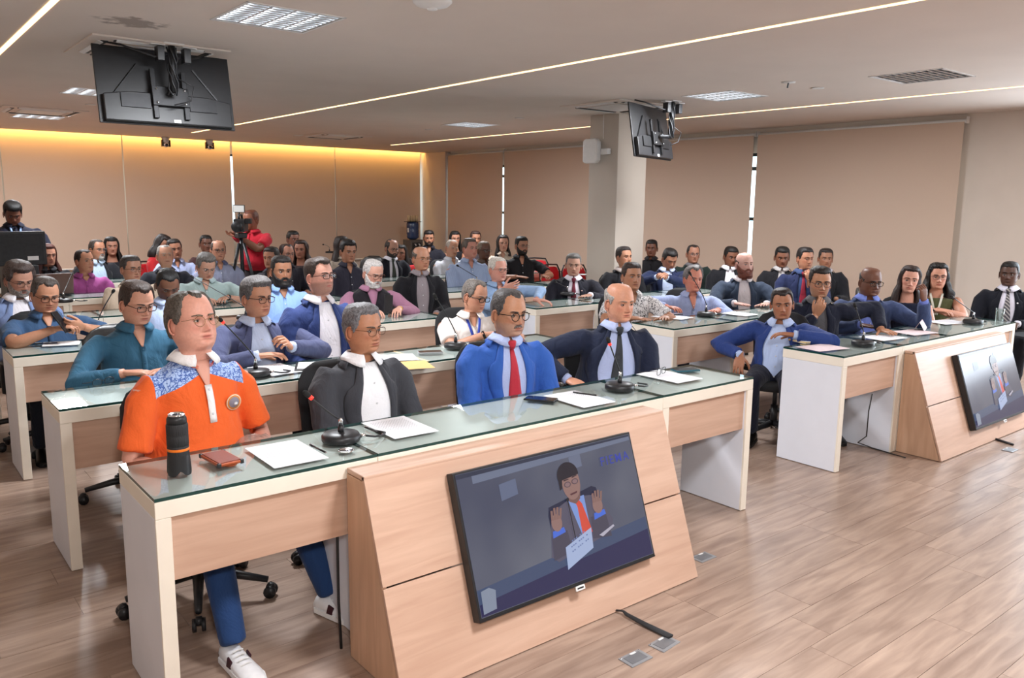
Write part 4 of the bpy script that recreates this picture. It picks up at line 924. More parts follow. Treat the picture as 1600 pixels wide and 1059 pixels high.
    if kind == 'suit':
        jm = cloth(top['c'], top.get('pat'), top.get('pc')); shm = cloth(top['s'], top.get('spat'), top.get('spc')); se = top.get('end', .95); v0 = top.get('v0', .045); v1 = top.get('v1', .05)
        vw = lambda s: v0*.9+(v1-v0)*ss(.05, .55, s)+.020*math.sin(min(1, s/.6)*PI)*top.get('bow', 1)
        sp = front_panel('shirt_front', shm, lambda s: vw(s)+.008, .025, se, .004); collar('shirt_collar', shm, top.get('op', .10), .066, .062, .034)
        garment('jacket', jm, 'long', dent=lambda s: vw(s) if .02 < s < se-.03 else 0)
        if lod < 2: buttons(sp, .2, se-.05, 5, top.get('bc', '#d8d8dc'), 0, .0075)
        for s_ in (-1, 1):
            rows = []
            for i in range(18):
                t = i/17; s = .03+(se-.04-.03)*t; v = vw(s); ln = np.interp(t, [0, .12, .22, .25, .5, .85, 1], [.022, .040, .058, .072, .060, .030, .012])*top.get('lap', 1)
                if t < .235: ln = np.interp(t, [0, .1, .235], [.020, .034, .046])
                rows.append([ts(s_*(v-.006+ln*q), s, .0095+.004*math.sin(q*PI)+.003*(1-q)) for q in (0, .33, .66, 1)])
            if s_ < 0: rows = [r[::-1] for r in rows]
            sheet('lapel', jm, rows, th=.003)
        collar('jacket_collar', jm, 1.15, .06, .070, .022, 0)
        if top.get('tie'): tie(*top['tie'])
        if top.get('cuff', 1) and lod < 2:
            for nm_, (shd, E_, T_, *_r) in arms.items():
                d = (T_-E_).normalized(); MB().tube([E_+(T_-E_)*.90, T_+d*.008], .0335, 12).build('shirt_cuff', shm, root, True)
        if top.get('pin'): p = ts(top.get('px', .085), .26, .013); MB().lathe([(.008, 0), (.008, .002), (.0001, .004)], 12, M=Matrix.Rotation(PI/2, 3, 'X')).build('lapel_pin', mat('pin_'+top['pin'], s2l(top['pin']), .3, .4), root, True, loc=p)
    else:
        m_ = cloth(top['c'], top.get('pat'), top.get('pc'))
        if top.get('yoke'):
            ya = cloth('#a9c4f0', 'floral', '#3a62b8'); m_ = m_.copy(); m_.name = 'orange_polo_floral_yoke'; N, L = nt(m_); b_ = N['Principled BSDF']; src = b_.inputs['Base Color'].links[0].from_socket; tc = [q for q in N if q.type == 'TEX_COORD'][0]
            vo = N.new('ShaderNodeTexVoronoi'); vo.feature = 'DISTANCE_TO_EDGE'; vo.inputs['Scale'].default_value = 42; n3 = N.new('ShaderNodeTexNoise'); n3.inputs['Scale'].default_value = 30; L.new(tc.outputs['Object'], n3.inputs[0]); va = N.new('ShaderNodeVectorMath'); va.operation = 'MULTIPLY_ADD'; va.inputs[1].default_value = (.1, .1, .1)
            L.new(n3.outputs['Color'], va.inputs[0]); L.new(tc.outputs['Object'], va.inputs[2]); L.new(va.outputs[0], vo.inputs[0]); cr = N.new('ShaderNodeValToRGB'); cr.color_ramp.elements[0].position = .03; cr.color_ramp.elements[1].position = .16
            cr.color_ramp.elements[0].color = (*s2l('#3f62b4'), 1); cr.color_ramp.elements[1].color = (*s2l('#b4ccf4'), 1); L.new(vo.outputs['Distance'], cr.inputs[0])
            sx = N.new('ShaderNodeSeparateXYZ'); L.new(tc.outputs['Object'], sx.inputs[0])
            def mth(op, a, b=None, c=None):
                q = N.new('ShaderNodeMath'); q.operation = op
                for k_, v_ in enumerate((a, b, c)):
                    if v_ is None: continue
                    if hasattr(v_, 'links'): L.new(v_, q.inputs[k_])
                    else: q.inputs[k_].default_value = v_
                return q.outputs[0]
            ax_ = mth('ABSOLUTE', mth('SUBTRACT', sx.outputs[0], lx)); lim = mth('MULTIPLY_ADD', ax_, -.42, N_.z-.055); up2 = mth('GREATER_THAN', sx.outputs[2], lim); inn = mth('LESS_THAN', ax_, .197); mk = mth('MULTIPLY', up2, inn)
            mx = N.new('ShaderNodeMix'); mx.data_type = 'RGBA'; L.new(mk, mx.inputs['Factor']); L.new(src, mx.inputs['A']); L.new(cr.outputs[0], mx.inputs['B']); L.new(mx.outputs['Result'], b_.inputs['Base Color'])
        sl = {'shirt': 'long', 'polo': 'short', 'sleeveless': None, 'vest': 'long'}[kind]
        if kind == 'sleeveless': gm = garment('top', m_, None, nosl=True)
        else: gm = garment('shirt' if kind != 'polo' else 'polo_shirt', m_, sl if not top.get('short') else 'short')
        if kind in ('shirt', 'vest', 'polo'):
            cm = cloth(top.get('cc', top['c']), None if 'cc' in top else top.get('pat'), top.get('pc')); op = top.get('op', .30)
            collar('collar', cm, op, .058, .064, .030)
            if top.get('open', 1):   # skin seen in the open neck
                rows = []; sk = MATS.setdefault('sk_'+S['skin'], None) or mat('neck_'+S['skin'], skin, .5, var=.03); MATS['sk_'+S['skin']] = sk; d_ = top.get('vd', .16)
                for i in range(7):
                    s = .012+(d_-.012)*i/6; h_ = .034*(1-(i/6)**1.3)+.002; rows.append([ts(h_*q, s, .0085) for q in (-1, -.4, .4, 1)])
                sheet('open_neckline', sk, rows, th=.004)
            if kind == 'polo': pk = front_panel('placket', cloth(top.get('pk', top['c'])), .015, top.get('vd', .16)-.03 if top.get('open', 1) else .05, .42, .0095, 3, 8, .003); buttons(pk, .2, .36, 2, top.get('bc', '#e6e6ea'), 0, .011)
            elif kind == 'shirt':
                pk = front_panel('placket', m_, .014, top.get('vd', .16)-.01, .95, .0085, 3, 14, .003)
                if lod < 2: buttons(pk, .22, .9, 6, top.get('bc', '#d8dade'), 0, .0105)
                if lod == 0:
                    for s_ in (1,): front_panel_x = None
            if kind == 'vest':
                vm = cloth(top['v']); front_panel_w = lambda s: 0
                garment('vest', vm, None, ext=.020, dent=lambda s: .045*(1-ss(.1, .34, s))+(0 if s < .34 else -.05) , nosl=True)
                rows = []
                for i in range(9): s = .02+(.36-.02)*i/8; rows.append([ts(.052*(1-(i/8))*q, s, .026) for q in (-1, 0, 1)])
                sheet('shirt_front', m_, rows, th=.004)
                for s_ in (-1, 1):
                    pass
        if top.get('yoke'):     # patterned shoulder yoke and trims of the orange polo
            c = ts(.108, .32, .014); Rm = Matrix.Rotation(PI/2+.1, 3, 'X')
            for r, cc, dz in ((.036, '#e8a468', 0), (.033, '#f0ece8', .0008), (.031, '#d88b3c', .0014), (.024, '#8d8794', .002)):
                MB().lathe([(r, 0), (r*.98, .001), (.0001, .0012)], 24, M=Rm).build('chest_badge', mat('badge_'+cc, s2l(cc), .6), root, True, loc=c-Vector((0, dz, 0)))
            MB().lathe([(.010, 0), (.0001, .001)], 12, M=Rm).build('badge_ball', mat('badge_w', (.85, .85, .88), .5), root, True, loc=c+Vector((.008, -.0035, -.008)))
            for s_ in (-1, 1):
                for k_, ro in enumerate((.0, .006)):
                    b = MB(); c0 = ctr(0); pts = []
                    for u in np.linspace(.06, 1, 12):
                        a = PI+s_*u*(PI-.30); fa = ss(.62, 1, u); x = math.sin(a)*.060*1.30*(1+.09*fa)-0; y = -math.cos(a)*.060*1.30+.008-.012*fa; pts.append((c0.x+x*(1.0-ro), c0.y+y-.002, c0.z+.030-.036*1-.028*fa+ro*1.2))
                    b.tube(pts, .0016, 5); b.build('collar_trim', mat('orange_trim', s2l('#e8623a'), .7), root)
        if top.get('lanyard'):
            lm = mat('lanyard_'+top['lanyard'], s2l(top['lanyard']), .5)
            for s_ in (-1, 1):
                rows = [[ts(s_*(.052-.045*t)+q*.0095, .03+.40*t, .013) for q in (-1, 1)] for t in np.linspace(0, 1, 10)]
                sheet('lanyard', lm, rows, th=.0015)
    # --- trousers and shoes
    if g('legs', True):
        tm = cloth(g('trou', '#20242e')); b = MB()
        for s_ in (-1, 1):
            hp_ = Vector((s_*.095*W, -.02, base_z+.03 if sit else .90)); L1 = g('legL' if s_ > 0 else 'legR')
            if sit: kn, an = L1 if L1 else (Vector((s_*.13, -.43, .51)), Vector((s_*.13, -.40, .09)))
            else: kn, an = Vector((s_*.10, -.01, .48)), Vector((s_*.11, .02, .09))
            kn, an = Vector(kn), Vector(an)
            b.tube([hp_, hp_+(kn-hp_)*.5, kn+(kn-hp_).normalized()*.01], [.095*W, .080*W, .064], 14); b.tube([kn, kn+(an-kn)*.5, an], [.064, .058, .050], 14); b.ell(kn, (.064,)*3, 12, 8)
            rf = Vector((0, -1, 0)); fo = g('foot', rf); 
            sm = mat('shoe_'+g('shoe', '#0d0c0c'), s2l(g('shoe', '#0d0c0c')), .35, bump=.05); sb = MB(); rs = []
            for t, w_, h_ in ((-.075, .026, .05), (-.06, .034, .075), (-.02, .037, .082), (.03, .038, .066), (.08, .043, .050), (.13, .045, .042), (.17, .038, .034), (.192, .022, .022)):
                rs.append([Vector((w_*math.cos(a), -t, max(0.0, h_*.5+h_*.5*math.sin(a)))) for a in np.linspace(0, 2*PI, 14, endpoint=False)])
            sb.rings(rs); so = sb.build('shoe', sm, root, True, loc=(an.x, an.y+.0, .004), rot=(0, 0, s_*.12+g('toe', 0)))
            sl_ = MB(); sl_.rings([[Vector((p.x*1.06, p.y*1.02-0, .0 if k_ == 0 else .020)) for p in [Vector((w_*1.0, -t, 0)) for t, w_ in ((-.078, .015), (-.06, .034), (0, .038), (.08, .044), (.14, .045), (.185, .030), (.198, .006))]+[Vector((-w_, -t, 0)) for t, w_ in ((.198, .006), (.185, .030), (.14, .045), (.08, .044), (0, .038), (-.06, .034), (-.078, .015))]] for k_ in (0, 1)])
            sl_.build('sole', mat('sole_'+g('sole', '#0a0a0a'), s2l(g('sole', '#0a0a0a')), .6), so)
            if g('sneaker'):
                for k_ in range(4): MB().tube([(-.02, -.03-.022*k_, .073-.008*k_), (0, -.035-.022*k_, .079-.008*k_), (.02, -.03-.022*k_, .073-.008*k_)], .003, 5).build('lace', M_white, so)
                for sx in (-1, 1): MB().box((sx*.0375, -.035, .035), (.006, .03, .045), Matrix.Rotation(.3, 3, 'X')).build('side_stripe', mat('stripe_dark', s2l('#3a1420'), .5), so)
        b.ell((0, 0, base_z+.02), (.19*W, .15, .11), 18, 10)
        o = b.build('trousers', tm, root, True); md = o.modifiers.new('merge', 'REMESH'); md.mode = 'VOXEL'; md.voxel_size = .016 if lod == 0 else .030; md.use_smooth_shade = True
        sm_ = o.modifiers.new('soften', 'SMOOTH'); sm_.iterations = 3
    for k_, (ax_, c_) in enumerate(g('watch', [])):
        shd, E_, T_ = arms[ax_][:3]; d = (T_-E_).normalized(); p = E_+(T_-E_)*.94; MB().tube([p-d*.009, p+d*.009], .029, 14).build('wristwatch', mat('watch_'+c_, s2l(c_), .3, .5), root, True)
    S['_'] = dict(root=root, ts=ts, ctr=ctr, arms=arms, N=N_)
    return root
# ------------------------------------------------------------ the people in the room
def ray(px, py): return fw+rt*((px-800)/1272.8)-up*((py-529.5)/1272.8)
def atY(px, py, Y): d = ray(px, py); return Vector((0, 0, CAMH))+d*(Y/d.y)
def atX(px, py, X): d = ray(px, py); return Vector((0, 0, CAMH))+d*(X/d.x)
def atZ(px, py, Z): d = ray(px, py); return Vector((0, 0, CAMH))+d*((Z-CAMH)/d.z)
def suit(c, s, tie=None, **k): return dict(k='suit', c=c, s=s, tie=tie, **k)
LT, MD, TN, BR, DK = '#d39a84', '#c08a6e', '#a97456', '#8a5a42', '#5a3a2c'
BK = '#1b1715'
PE = []
def A(px, py, Y, label, skin, hair, top, **k):
    p = atY(px, py, Y); PE.append(dict(p=tuple(p), label=label, skin=skin, hair=hair, top=top, seed=len(PE)*1.37, **k))
D_ = TOP
# ---- front row, left block
A(300, 502, 3.42, 'person in an orange polo with blue floral shoulders and round glasses', '#dda08c', dict(c='#5c554e', hl=.092, rec=.022, top=.010, side=.016, curl=.3, bc='#7a6a5c'), dict(k='polo', c='#f0682e', cc='#f6f4f4', pk='#f6f4f4', yoke=1, op=.34, vd=.2),
  A=35, bA=30, pitch=-9, lod=0, w=1.1, belly=.75, glasses=dict(s='round', c='gold', r=.0011), F=dict(fat=.8, jaw=1.1, fw=1.03, nose=1.05, age=.7), armR=((-.17, -.28, .63), (-.5, .3, -.7), 'relax', (.3, -1, 0), (0, 0, -1)), armL=((.17, -.28, .63), (.5, .3, -.7), 'relax', (-.3, -1, 0), (0, 0, -1)), sl=.85, hs=.98,
  trou='#24406e', shoe='#f0f0f2', sole='#f4f4f4', sneaker=1, legR=((-.17, -.40, .50), (-.215, -.60, .09)), legL=((.20, -.40, .50), (.27, -.56, .09)))
A(567, 514, 3.42, 'person in a dark grey blazer over an open white shirt, wavy grey hair, front row', '#b57d5e', dict(c='#77767a', hl=.083, top=.014, side=.008, curl=.35, quiff=.5, bc='#5a5048'), suit('#3f4046', '#f4f4f8', v0=.046, v1=.085, end=.97, op=.30),
  A=45, bA=33, pitch=0, lod=0, w=1.05, belly=.3, glasses=dict(s='soft', c='brown', r=.0013), F=dict(fat=.45, jaw=1.05, lips=1.1, age=.5), jacket=1, trou='#2a2b30', hs=.93)
A(795, 489, 3.42, 'person in a bright blue suit, red tie and round glasses, front row', '#bd8768', dict(c='#4b4746', hl=.088, rec=.014, top=.007, side=.005, bc='#3a302a'), suit('#3560b4', '#b3c1ea', ('#bb3040',), v0=.05, v1=.07, op=.09),
  A=38, bA=24, pitch=3, lod=0, w=1.08, belly=.3, glasses=dict(s='round', c='black', r=.0022), F=dict(fat=.45, jaw=1.03, age=.5, stub=.35, stubc=(.30, .25, .23)), beard=dict(full=0, goatee=0, len=.003, c='#5c5450'), jacket=1, trou='#2f5698', hs=1.03)
A(968, 473, 3.42, 'bald person in a navy suit and dark grey tie leaning sideways, front row', '#d6997c', dict(c='#a8a19b', bald=.045, side=.005, bc='#8d7a6c'), suit('#232a40', '#b9c6ec', ('#34373c',), v0=.055, v1=.12, op=.12),
  A=36, bA=18, pitch=2, lod=0, w=1.08, belly=.6, lean=(.06, -.04), F=dict(fat=.4, jaw=1.02, nose=1.15, lips=.6, age=1), jacket=1, trou='#232a40', armR=((-.27, -.16, .70), (-1, .5, .25), 'grip', (.6, -.8, -.2), (0, .3, -1)), armL='lap')
# ---- front row, right block
A(1222, 475, 3.42, 'person in a blue blazer at the central aisle with one arm on the desk', '#a87154', dict(c='#2b2120', hl=.075, rec=.01, top=.012, side=.008), suit('#2a3f7c', '#b5c6ea', v0=.05, v1=.10, end=.97, op=.3, pin='#d0a050'),
  A=4, bA=-6, roll=-5, pitch=3, lod=0, w=1.0, lean=(.0, .05), F=dict(jaw=.96, age=.7, lips=1.1), jacket=1, trou='#181b2c', hs=.92, armR=((-.25, -.14, .64), (-1, .4, -.1), 'relax', (-.0, -.5, -.8), (0, .6, -.5)), armL=((.13, -.22, D_+.05), (1, -.1, -.15), 'relax', (-1, -.1, 0), (0, 0, -1)),
  legR=((-.13, -.36, .49), (-.13, -.20, .09)), legL=((.12, -.36, .49), (.12, -.14, .09)))
A(1281, 441, 3.42, 'person in a dark blazer with one hand over the mouth, right desks', '#b88262', dict(c='#241b18', hl=.078, top=.012, side=.006), suit('#191d2e', '#5d5c60', v0=.045, v1=.06, op=.3, cuff=0),
  A=14, bA=10, pitch=4, lod=0, glasses=dict(s='soft', c='grey', r=.002), F=dict(jaw=.98, stub=.3), jacket=1, armR=((-.035, -.185, None), (-.6, -.5, -.9), 'pinch', (.35, -.10, .93), (0, 1, .1)), armL=(Vector((6.06, 3.02, D_+.03)), (.9, .3, .1), 'flat', (.35, -1, -.05), (0, 0, -1)))
A(1360, 440, 3.40, 'bald dark-skinned person with black glasses in a grey blue blazer at the right desks', '#6f4634', dict(c='#14100e', bald=.03, side=.001), suit('#3f4c70', '#7080c8', v0=.05, v1=.08, end=.97, op=.3),
  A=32, bA=18, pitch=6, lod=0, w=1.15, belly=.7, glasses=dict(s='soft', c='black', r=.0022), F=dict(fat=.9, jaw=1.1, nw=1.35, lips=1.4), jacket=1, armL=((.36, -.30, 1.0), (.7, -.2, -1), 'grip', (-.2, -.1, 1), (-.5, .8, 0)), armR='desk')
A(1421, 437, 3.38, 'woman with long dark wavy hair and navy sleeveless dress, right of the bald man', '#cf9680', dict(c='#2a1813', long=.25, wave=.8, wide=1.1, hl=.078, top=.012), dict(k='sleeveless', c='#141a30'),
  A=8, bA=6, roll=4, lod=0, w=.88, belly=0, F=dict(jaw=.88, nose=.85, cheek=1.4, lips=1.5, age=0, fw=.96), ar=.85, armL='lap', armR='lap')
A(1465, 432, 3.46, 'woman with curly black hair, glasses and an olive sleeveless top with a lanyard', '#c98f76', dict(c='#16100f', long=.24, wave=1.3, wide=1.5, hl=.08, top=.018, curl=.8), dict(k='sleeveless', c='#4b4d30', lanyard='#c8c4b4'),
  A=12, bA=8, lod=0, w=.98, belly=.2, glasses=dict(s='rect', c='blue', r=.0012), F=dict(jaw=.93, nose=.9, lips=1.3, age=.1, fat=.4), armL=((-.02, -.36, D_+.035), (1, .2, -.3), 'relax', (-1, -.2, 0), (0, 0, -1)), armR='fold')
A(1577, 428, 3.15, 'person in a dark suit with a striped tie seated beyond the right desk end', '#54382c', dict(c='#100d0c', hl=.07, top=.009, side=.006), suit('#12141e', '#dcd9e6', ('#4c4a52', 'diag', '#a8a4a0'), v0=.05, v1=.065, op=.09, pin='#e0e0e0'),
  A=-6, bA=2, lod=1, w=1.08, F=dict(nw=1.3, lips=1.3), jacket=1, trou='#14151c', chair='none', armR=((-.10, -.34, .62), (-.6, .3, -.6), 'relax', (.4, -1, 0), (0, 0, -1)))
# ---- second row
A(214, 474, 4.88, 'person in a teal blue shirt with dark square glasses looking down, second row', '#cb947c', dict(c='#3a2c26', hl=.082, rec=.01, top=.014, side=.009), dict(k='shirt', c='#35637f', op=.30, vd=.2, bc='#2a5878'),
  A=32, bA=18, pitch=12, lod=0, w=1.12, belly=.7, glasses=dict(s='rect', c='brown', r=.0024), F=dict(fat=.5, age=.6, lips=.7), armR=((-.16, -.34, D_+.03), (-1, .2, -.4), 'relax', (.9, -.6, 0), (0, 0, -1)), armL='fold', chair='leather', trou='#1a1d28')
A(401, 465, 4.86, 'person in a purple blue blazer and pale shirt holding a pen, second row', '#c0896c', dict(c='#5e5a5a', hl=.078, top=.020, side=.011, sweep=1, quiff=.5, bc='#4a403a'), suit('#4b5070', '#c4d2ee', v0=.05, v1=.08, end=.9, op=.28),
  A=38, bA=20, pitch=2, lod=0, w=1.1, glasses=dict(s='soft', c='tort', r=.0022), F=dict(fat=.3, age=.6), jacket=1, armR=((-.10, -.36, D_+.05), (-1, .1, -.4), 'relax', (.95, -.4, .05), (0, 0, -1)), armL=((.10, -.36, D_+.085), (1, .1, -.3), 'grip', (-.55, -.5, .45), (-.7, .3, -.5)), watch=[('L', '#2a2c30')])
A(499, 432, 4.86, 'person in a royal blue blazer and white shirt with short beard and glasses, second row', '#d79f8c', dict(c='#3b2f2a', hl=.076, rec=.012, top=.012, side=.005, quiff=.5), suit('#2a3a6c', '#f1eef6', v0=.05, v1=.075, end=.95, op=.28),
  A=44, bA=30, pitch=-7, lod=0, w=1.12, belly=.5, glasses=dict(s='rect', c='tort', r=.0022), F=dict(fat=.5, jaw=1.04, stub=.6, stubc=(.20, .11, .08), age=.1), jacket=1, hs=.94)
A(742, 463, 4.80, 'person in a white polo with a blue lanyard and black glasses, forearms on the desk', '#c08a70', dict(c='#6a625c', hl=.09, rec=.012, top=.008, side=.007), dict(k='polo', c='#ece4de', lanyard='#2540a8', op=.34, vd=.2, bc='#c8b8a8'),
  A=50, bA=18, pitch=10, roll=4, lod=0, w=1.05, belly=.3, glasses=dict(s='rect', c='black', r=.0028), F=dict(age=.6), armR=((.02, -.34, D_+.035), (-1, .1, -.5), 'relax', (1, -.1, 0), (0, 0, -1)), armL=((.16, -.36, D_+.035), (1, .1, -.5), 'relax', (.7, -1, 0), (0, 0, -1)), watch=[('R', '#16171a')])
A(987, 432, 4.86, 'person in a white shirt with black squiggle print, right behind the bald man', '#a8765a', dict(c='#33241f', hl=.075, top=.012, side=.006), dict(k='shirt', c='#d8d4d4', pat='print', pc='#4a4a4e', short=1), A=24, pitch=-3, lod=1, w=1.02, armR='desk', armL='desk', F=dict(fat=.4))
A(1083, 436, 4.88, 'person in a pale blue striped shirt with swept grey hair and open collar', '#c9826c', dict(c='#6a6462', hl=.085, rec=.02, top=.016, side=.014, sweep=1), dict(k='shirt', c='#a9b4d6', pat='stripe', pc='#8e9cc8', op=.45, vd=.3),
  A=26, bA=14, lod=1, w=1.12, belly=.5, F=dict(age=.9, nose=1.1), armR=((-.27, -.28, D_+.03), (-1, .3, .1), 'relax', (.6, -1, 0), (0, 0, -1)), armL='desk')
A(1163, 413, 4.90, 'person with shaved head and full ginger beard in a slate blazer, second row right', '#c6998a', dict(c='#3a2420', bald=.03, side=.0012, bc='#5a3426'), suit('#2f3a4c', '#cbc2c4', v0=.048, v1=.06, op=.28),
  A=30, bA=14, pitch=-4, lod=1, w=1.12, beard=dict(len=.012, c='#6a3423', chin=1.4), F=dict(age=.1, stub=.2), jacket=1, belly=.5, armL='desk', armR='desk')
A(1258, 404, 4.95, 'person in a navy suit with a dark red tie, chin resting on the hand', '#b07a5e', dict(c='#1d1614', hl=.074, top=.012, side=.006), suit('#20284a', '#38486e', ('#8a2034',), v0=.045, v1=.055, op=.1), A=34, bA=10, lod=1, w=1.08, jacket=1, chair='stack', armL=((.06, -.18, None), (.6, -.5, -.9), 'grip', (-.3, -.1, .9), (-.4, .9, 0)), armR='lap')
A(1290, 404, 5.35, 'person in a black suit directly right of the navy suit with red tie', '#9a6a50', dict(c='#2a211e', hl=.078, top=.013, side=.007), suit('#17171c', '#c4c0cc', v0=.04, v1=.05), A=12, lod=2, w=1.05, jacket=1, chair='stack')
A(1222, 402, 5.5, 'person in a black jacket half hidden behind the navy suit sleeve', '#7c4f3a', dict(c='#13100f', hl=.072, top=.014, side=.007), suit('#17171c', '#b0aaa8', v0=.04, v1=.05), A=8, pitch=8, lod=2, jacket=1, chair='stack')
# ---- third row
A(71, 461, 6.28, 'person in a blue polo with glasses tapping a phone at the left aisle', '#b98468', dict(c='#4a423e', hl=.082, rec=.012, top=.010, side=.008), dict(k='polo', c='#3a5679', op=.34, vd=.18, bc='#28466e'),
  A=18, bA=12, pitch=12, roll=3, lod=0, w=1.12, belly=.6, glasses=dict(s='soft', c='tort', r=.0024), F=dict(fat=.6, jaw=1.05, age=.6), armR=((-.02, -.38, D_+.10), (-1, .1, -.4), 'pinch', (.9, -.35, .15), (0, .2, -1)), armL=((.15, -.38, D_+.10), (1, .1, -.4), 'grip', (-.85, -.3, .2), (-.1, .9, .3)), legR=((-.14, -.40, .5), (-.14, -.30, .09)))
A(262, 446, 6.36, 'dark-skinned person in a pale blue shirt looking down, behind the teal shirt', '#6a4432', dict(c='#0f0d0d', hl=.078, rec=.01, top=.006, side=.004), dict(k='shirt', c='#b8c8e8', op=.3), A=12, bA=10, pitch=26, lod=1, F=dict(nw=1.3, lips=1.4, stub=.3, stubc=(.03, .02, .02), age=.1), beard=dict(full=0, goatee=0, len=.003, c='#14100e'), armR='lap', armL='lap')
A(322, 417, 7.85, 'person in a grey green polo with grey hair bent over a phone', '#b98a74', dict(c='#6a6460', hl=.082, top=.020, side=.012, quiff=.4), dict(k='polo', c='#9fb2b0', cc='#a8bcc0', op=.34, vd=.2), A=20, bA=6, pitch=20, lod=1, w=1.25, belly=.6, lean=(0, -.12), glasses=dict(s='soft', c='silver', r=.001), F=dict(fat=.5, age=.6), armR=((-.05, -.40, D_+.04), (-1, .1, -.4), 'relax', (.6, -1, 0), (0, 0, -1)), armL=((.16, -.40, D_+.05), (1, .1, -.4), 'relax', (-.6, -1, -.1), (0, 0, -1)), watch=[('L', '#26282c')])
A(440, 423, 6.36, 'person in a light blue shirt with a thick black beard, third row', '#96664c', dict(c='#1a1412', hl=.074, top=.012, side=.005), dict(k='shirt', c='#8fb0e8', op=.34, vd=.14), A=18, bA=14, pitch=2, lod=1, w=1.08, belly=.4, beard=dict(len=.010, c='#16100e', chin=1.2), F=dict(fat=.4, age=.2))
A(583, 427, 6.34, 'person with white hair and white beard in a black vest over a mauve shirt', '#c99682', dict(c='#c2bcb8', hl=.085, top=.006, side=.005, bc='#8a8480'), dict(k='vest', c='#96687e', v='#171319', op=.3), A=34, bA=12, pitch=14, lod=1, w=1.08, belly=.4, glasses=dict(s='soft', c='brown', r=.0018), beard=dict(len=.008, c='#cfcac6', chin=.8), F=dict(age=.9, fat=.4),
  armR=((-.07, -.42, D_+.05), (-1, .1, -.5), 'relax', (.3, -1, -.1), (0, 0, -1)), armL=((.16, -.42, D_+.05), (1, .1, -.5), 'relax', (-.4, -1, -.1), (0, 0, -1)), watch=[('L', '#c8a050')])
A(778, 421, 6.30, 'person with white hair and glasses in pale blue, one arm stretched on the desk', '#c78e7c', dict(c='#c6beb4', hl=.088, top=.012, side=.010, crown=.4), dict(k='shirt', c='#8fa9cc', op=.34, vd=.16), A=38, bA=26, lod=1, w=1.15, belly=.6, lean=(-.03, -.06), glasses=dict(s='rect', c='brown', r=.0012), F=dict(fat=.7, age=.9), armL=(Vector((5.02, 5.86, D_+.045)), (1, .3, .3), 'relax', (.8, -.6, -.1), (0, 0, -1)), armR=((-.05, -.26, .92), (-.8, -.1, -.6), 'relax', (.8, -.4, .3), (0, .9, 0)))
A(896, 414, 6.38, 'grey haired person in a dark suit and maroon tie before the red chairs', '#b58974', dict(c='#6e6b68', hl=.078, top=.013, side=.007, quiff=.4, bc='#4c4642'), suit('#20202a', '#e6e0ea', ('#6a2030',), v0=.048, v1=.06, op=.09, pin='#c8a8a0'), A=2, bA=4, pitch=2, lod=1, w=1.12, F=dict(age=.7), jacket=1, armL='desk', armR='lap')
A(975, 402, 6.5, 'person in a black jacket with short dark hair in front of the square column', '#b07c60', dict(c='#2e2421', hl=.076, top=.013, side=.006), suit('#15151a', '#a89c98', v0=.045, v1=.02), A=40, bA=20, pitch=-6, lod=1, w=1.0, jacket=1, chair='office')
A(1046, 405, 6.35, 'person in a navy blazer looking down with clasped hands', '#a8745a', dict(c='#181312', hl=.072, top=.013, side=.007, quiff=.4), suit('#1c2544', '#bcc8e4', v0=.05, v1=.055, op=.25), A=28, bA=8, pitch=22, lod=1, w=1.1, jacket=1, armR=((-.16, -.42, .92), (-1, .1, -.5), 'grip', (.6, -.7, .3), (0, .6, -.6)), armL=((-.06, -.44, .92), (1, .1, -.5), 'grip', (-.6, -.7, .3), (0, .6, -.6)))
A(1083, 397, 6.75, 'person in a dark green jacket with glasses near the right wall blinds', '#a8745c', dict(c='#2a211e', hl=.09, rec=.01, top=.006, side=.006), suit('#1d2a26', '#6a6668', v0=.03, v1=.03), A=16, lod=2, glasses=dict(s='rect', c='silver', r=.0014), jacket=1, chair='stack', w=1.08)
A(1142, 401, 6.1, 'person in a black blazer and white shirt left of the ginger beard', '#7c4f3a', dict(c='#171210', hl=.07, top=.012, side=.007), suit('#17171c', '#e4e0e6', v0=.05, v1=.06), A=24, bA=10, pitch=8, lod=2, jacket=1, chair='stack')
A(1018, 388, 7.9, 'person in dark clothes half hidden behind the square column', '#744a38', dict(c='#171210', hl=.07, top=.014, side=.008), dict(k='shirt', c='#1a191d', op=.2, open=0), A=-8, lod=2, chair='stack')
A(30, 437, 6.75, 'person in a pale blue blazer with long greying hair and beard at the far left', '#b58570', dict(c='#4a3e3a', hl=.08, top=.026, side=.022, curl=.7, quiff=.6), suit('#8094c0', '#eeeaf0', v0=.05, v1=.07, op=.28), A=24, bA=10, pitch=16, lod=1, glasses=dict(s='soft', c='black', r=.0014), beard=dict(len=.004, c='#8a807a', chin=.6), F=dict(age=.6), jacket=1, w=1.05)
# ---- fourth row
A(205, 420, 7.95, 'person in a cream jacket with glasses, mostly hidden behind the teal shirt', '#a87860', dict(c='#3e3835', hl=.076, top=.010, side=.007), suit('#cdb9a4', '#8a7c70', v0=.03, v1=.03), A=30, lod=1, glasses=dict(s='rect', c='brown', r=.0015), jacket=1, w=1.25, lean=(-.1, -.05), chair='none')
A(544, 393, 7.98, 'person in a dark shirt with bushy black hair, third seat from the white beard', '#9d6d54', dict(c='#1a1413', hl=.074, top=.018, side=.011, quiff=.5), dict(k='shirt', c='#2c2a36', op=.34), A=26, bA=20, pitch=4, lod=1, w=1.08, belly=.4, F=dict(fat=.4))
A(258, 400, 9.3, 'person with thinning hair in a dark jacket behind the looking-down man', '#b08068', dict(c='#8d8680', hl=.088, rec=.01, top=.005, side=.006), suit('#1b1c26', '#4a4a55', v0=.03, v1=.03), A=14, pitch=-10, lod=2, w=1.12, jacket=1, F=dict(fat=.5))
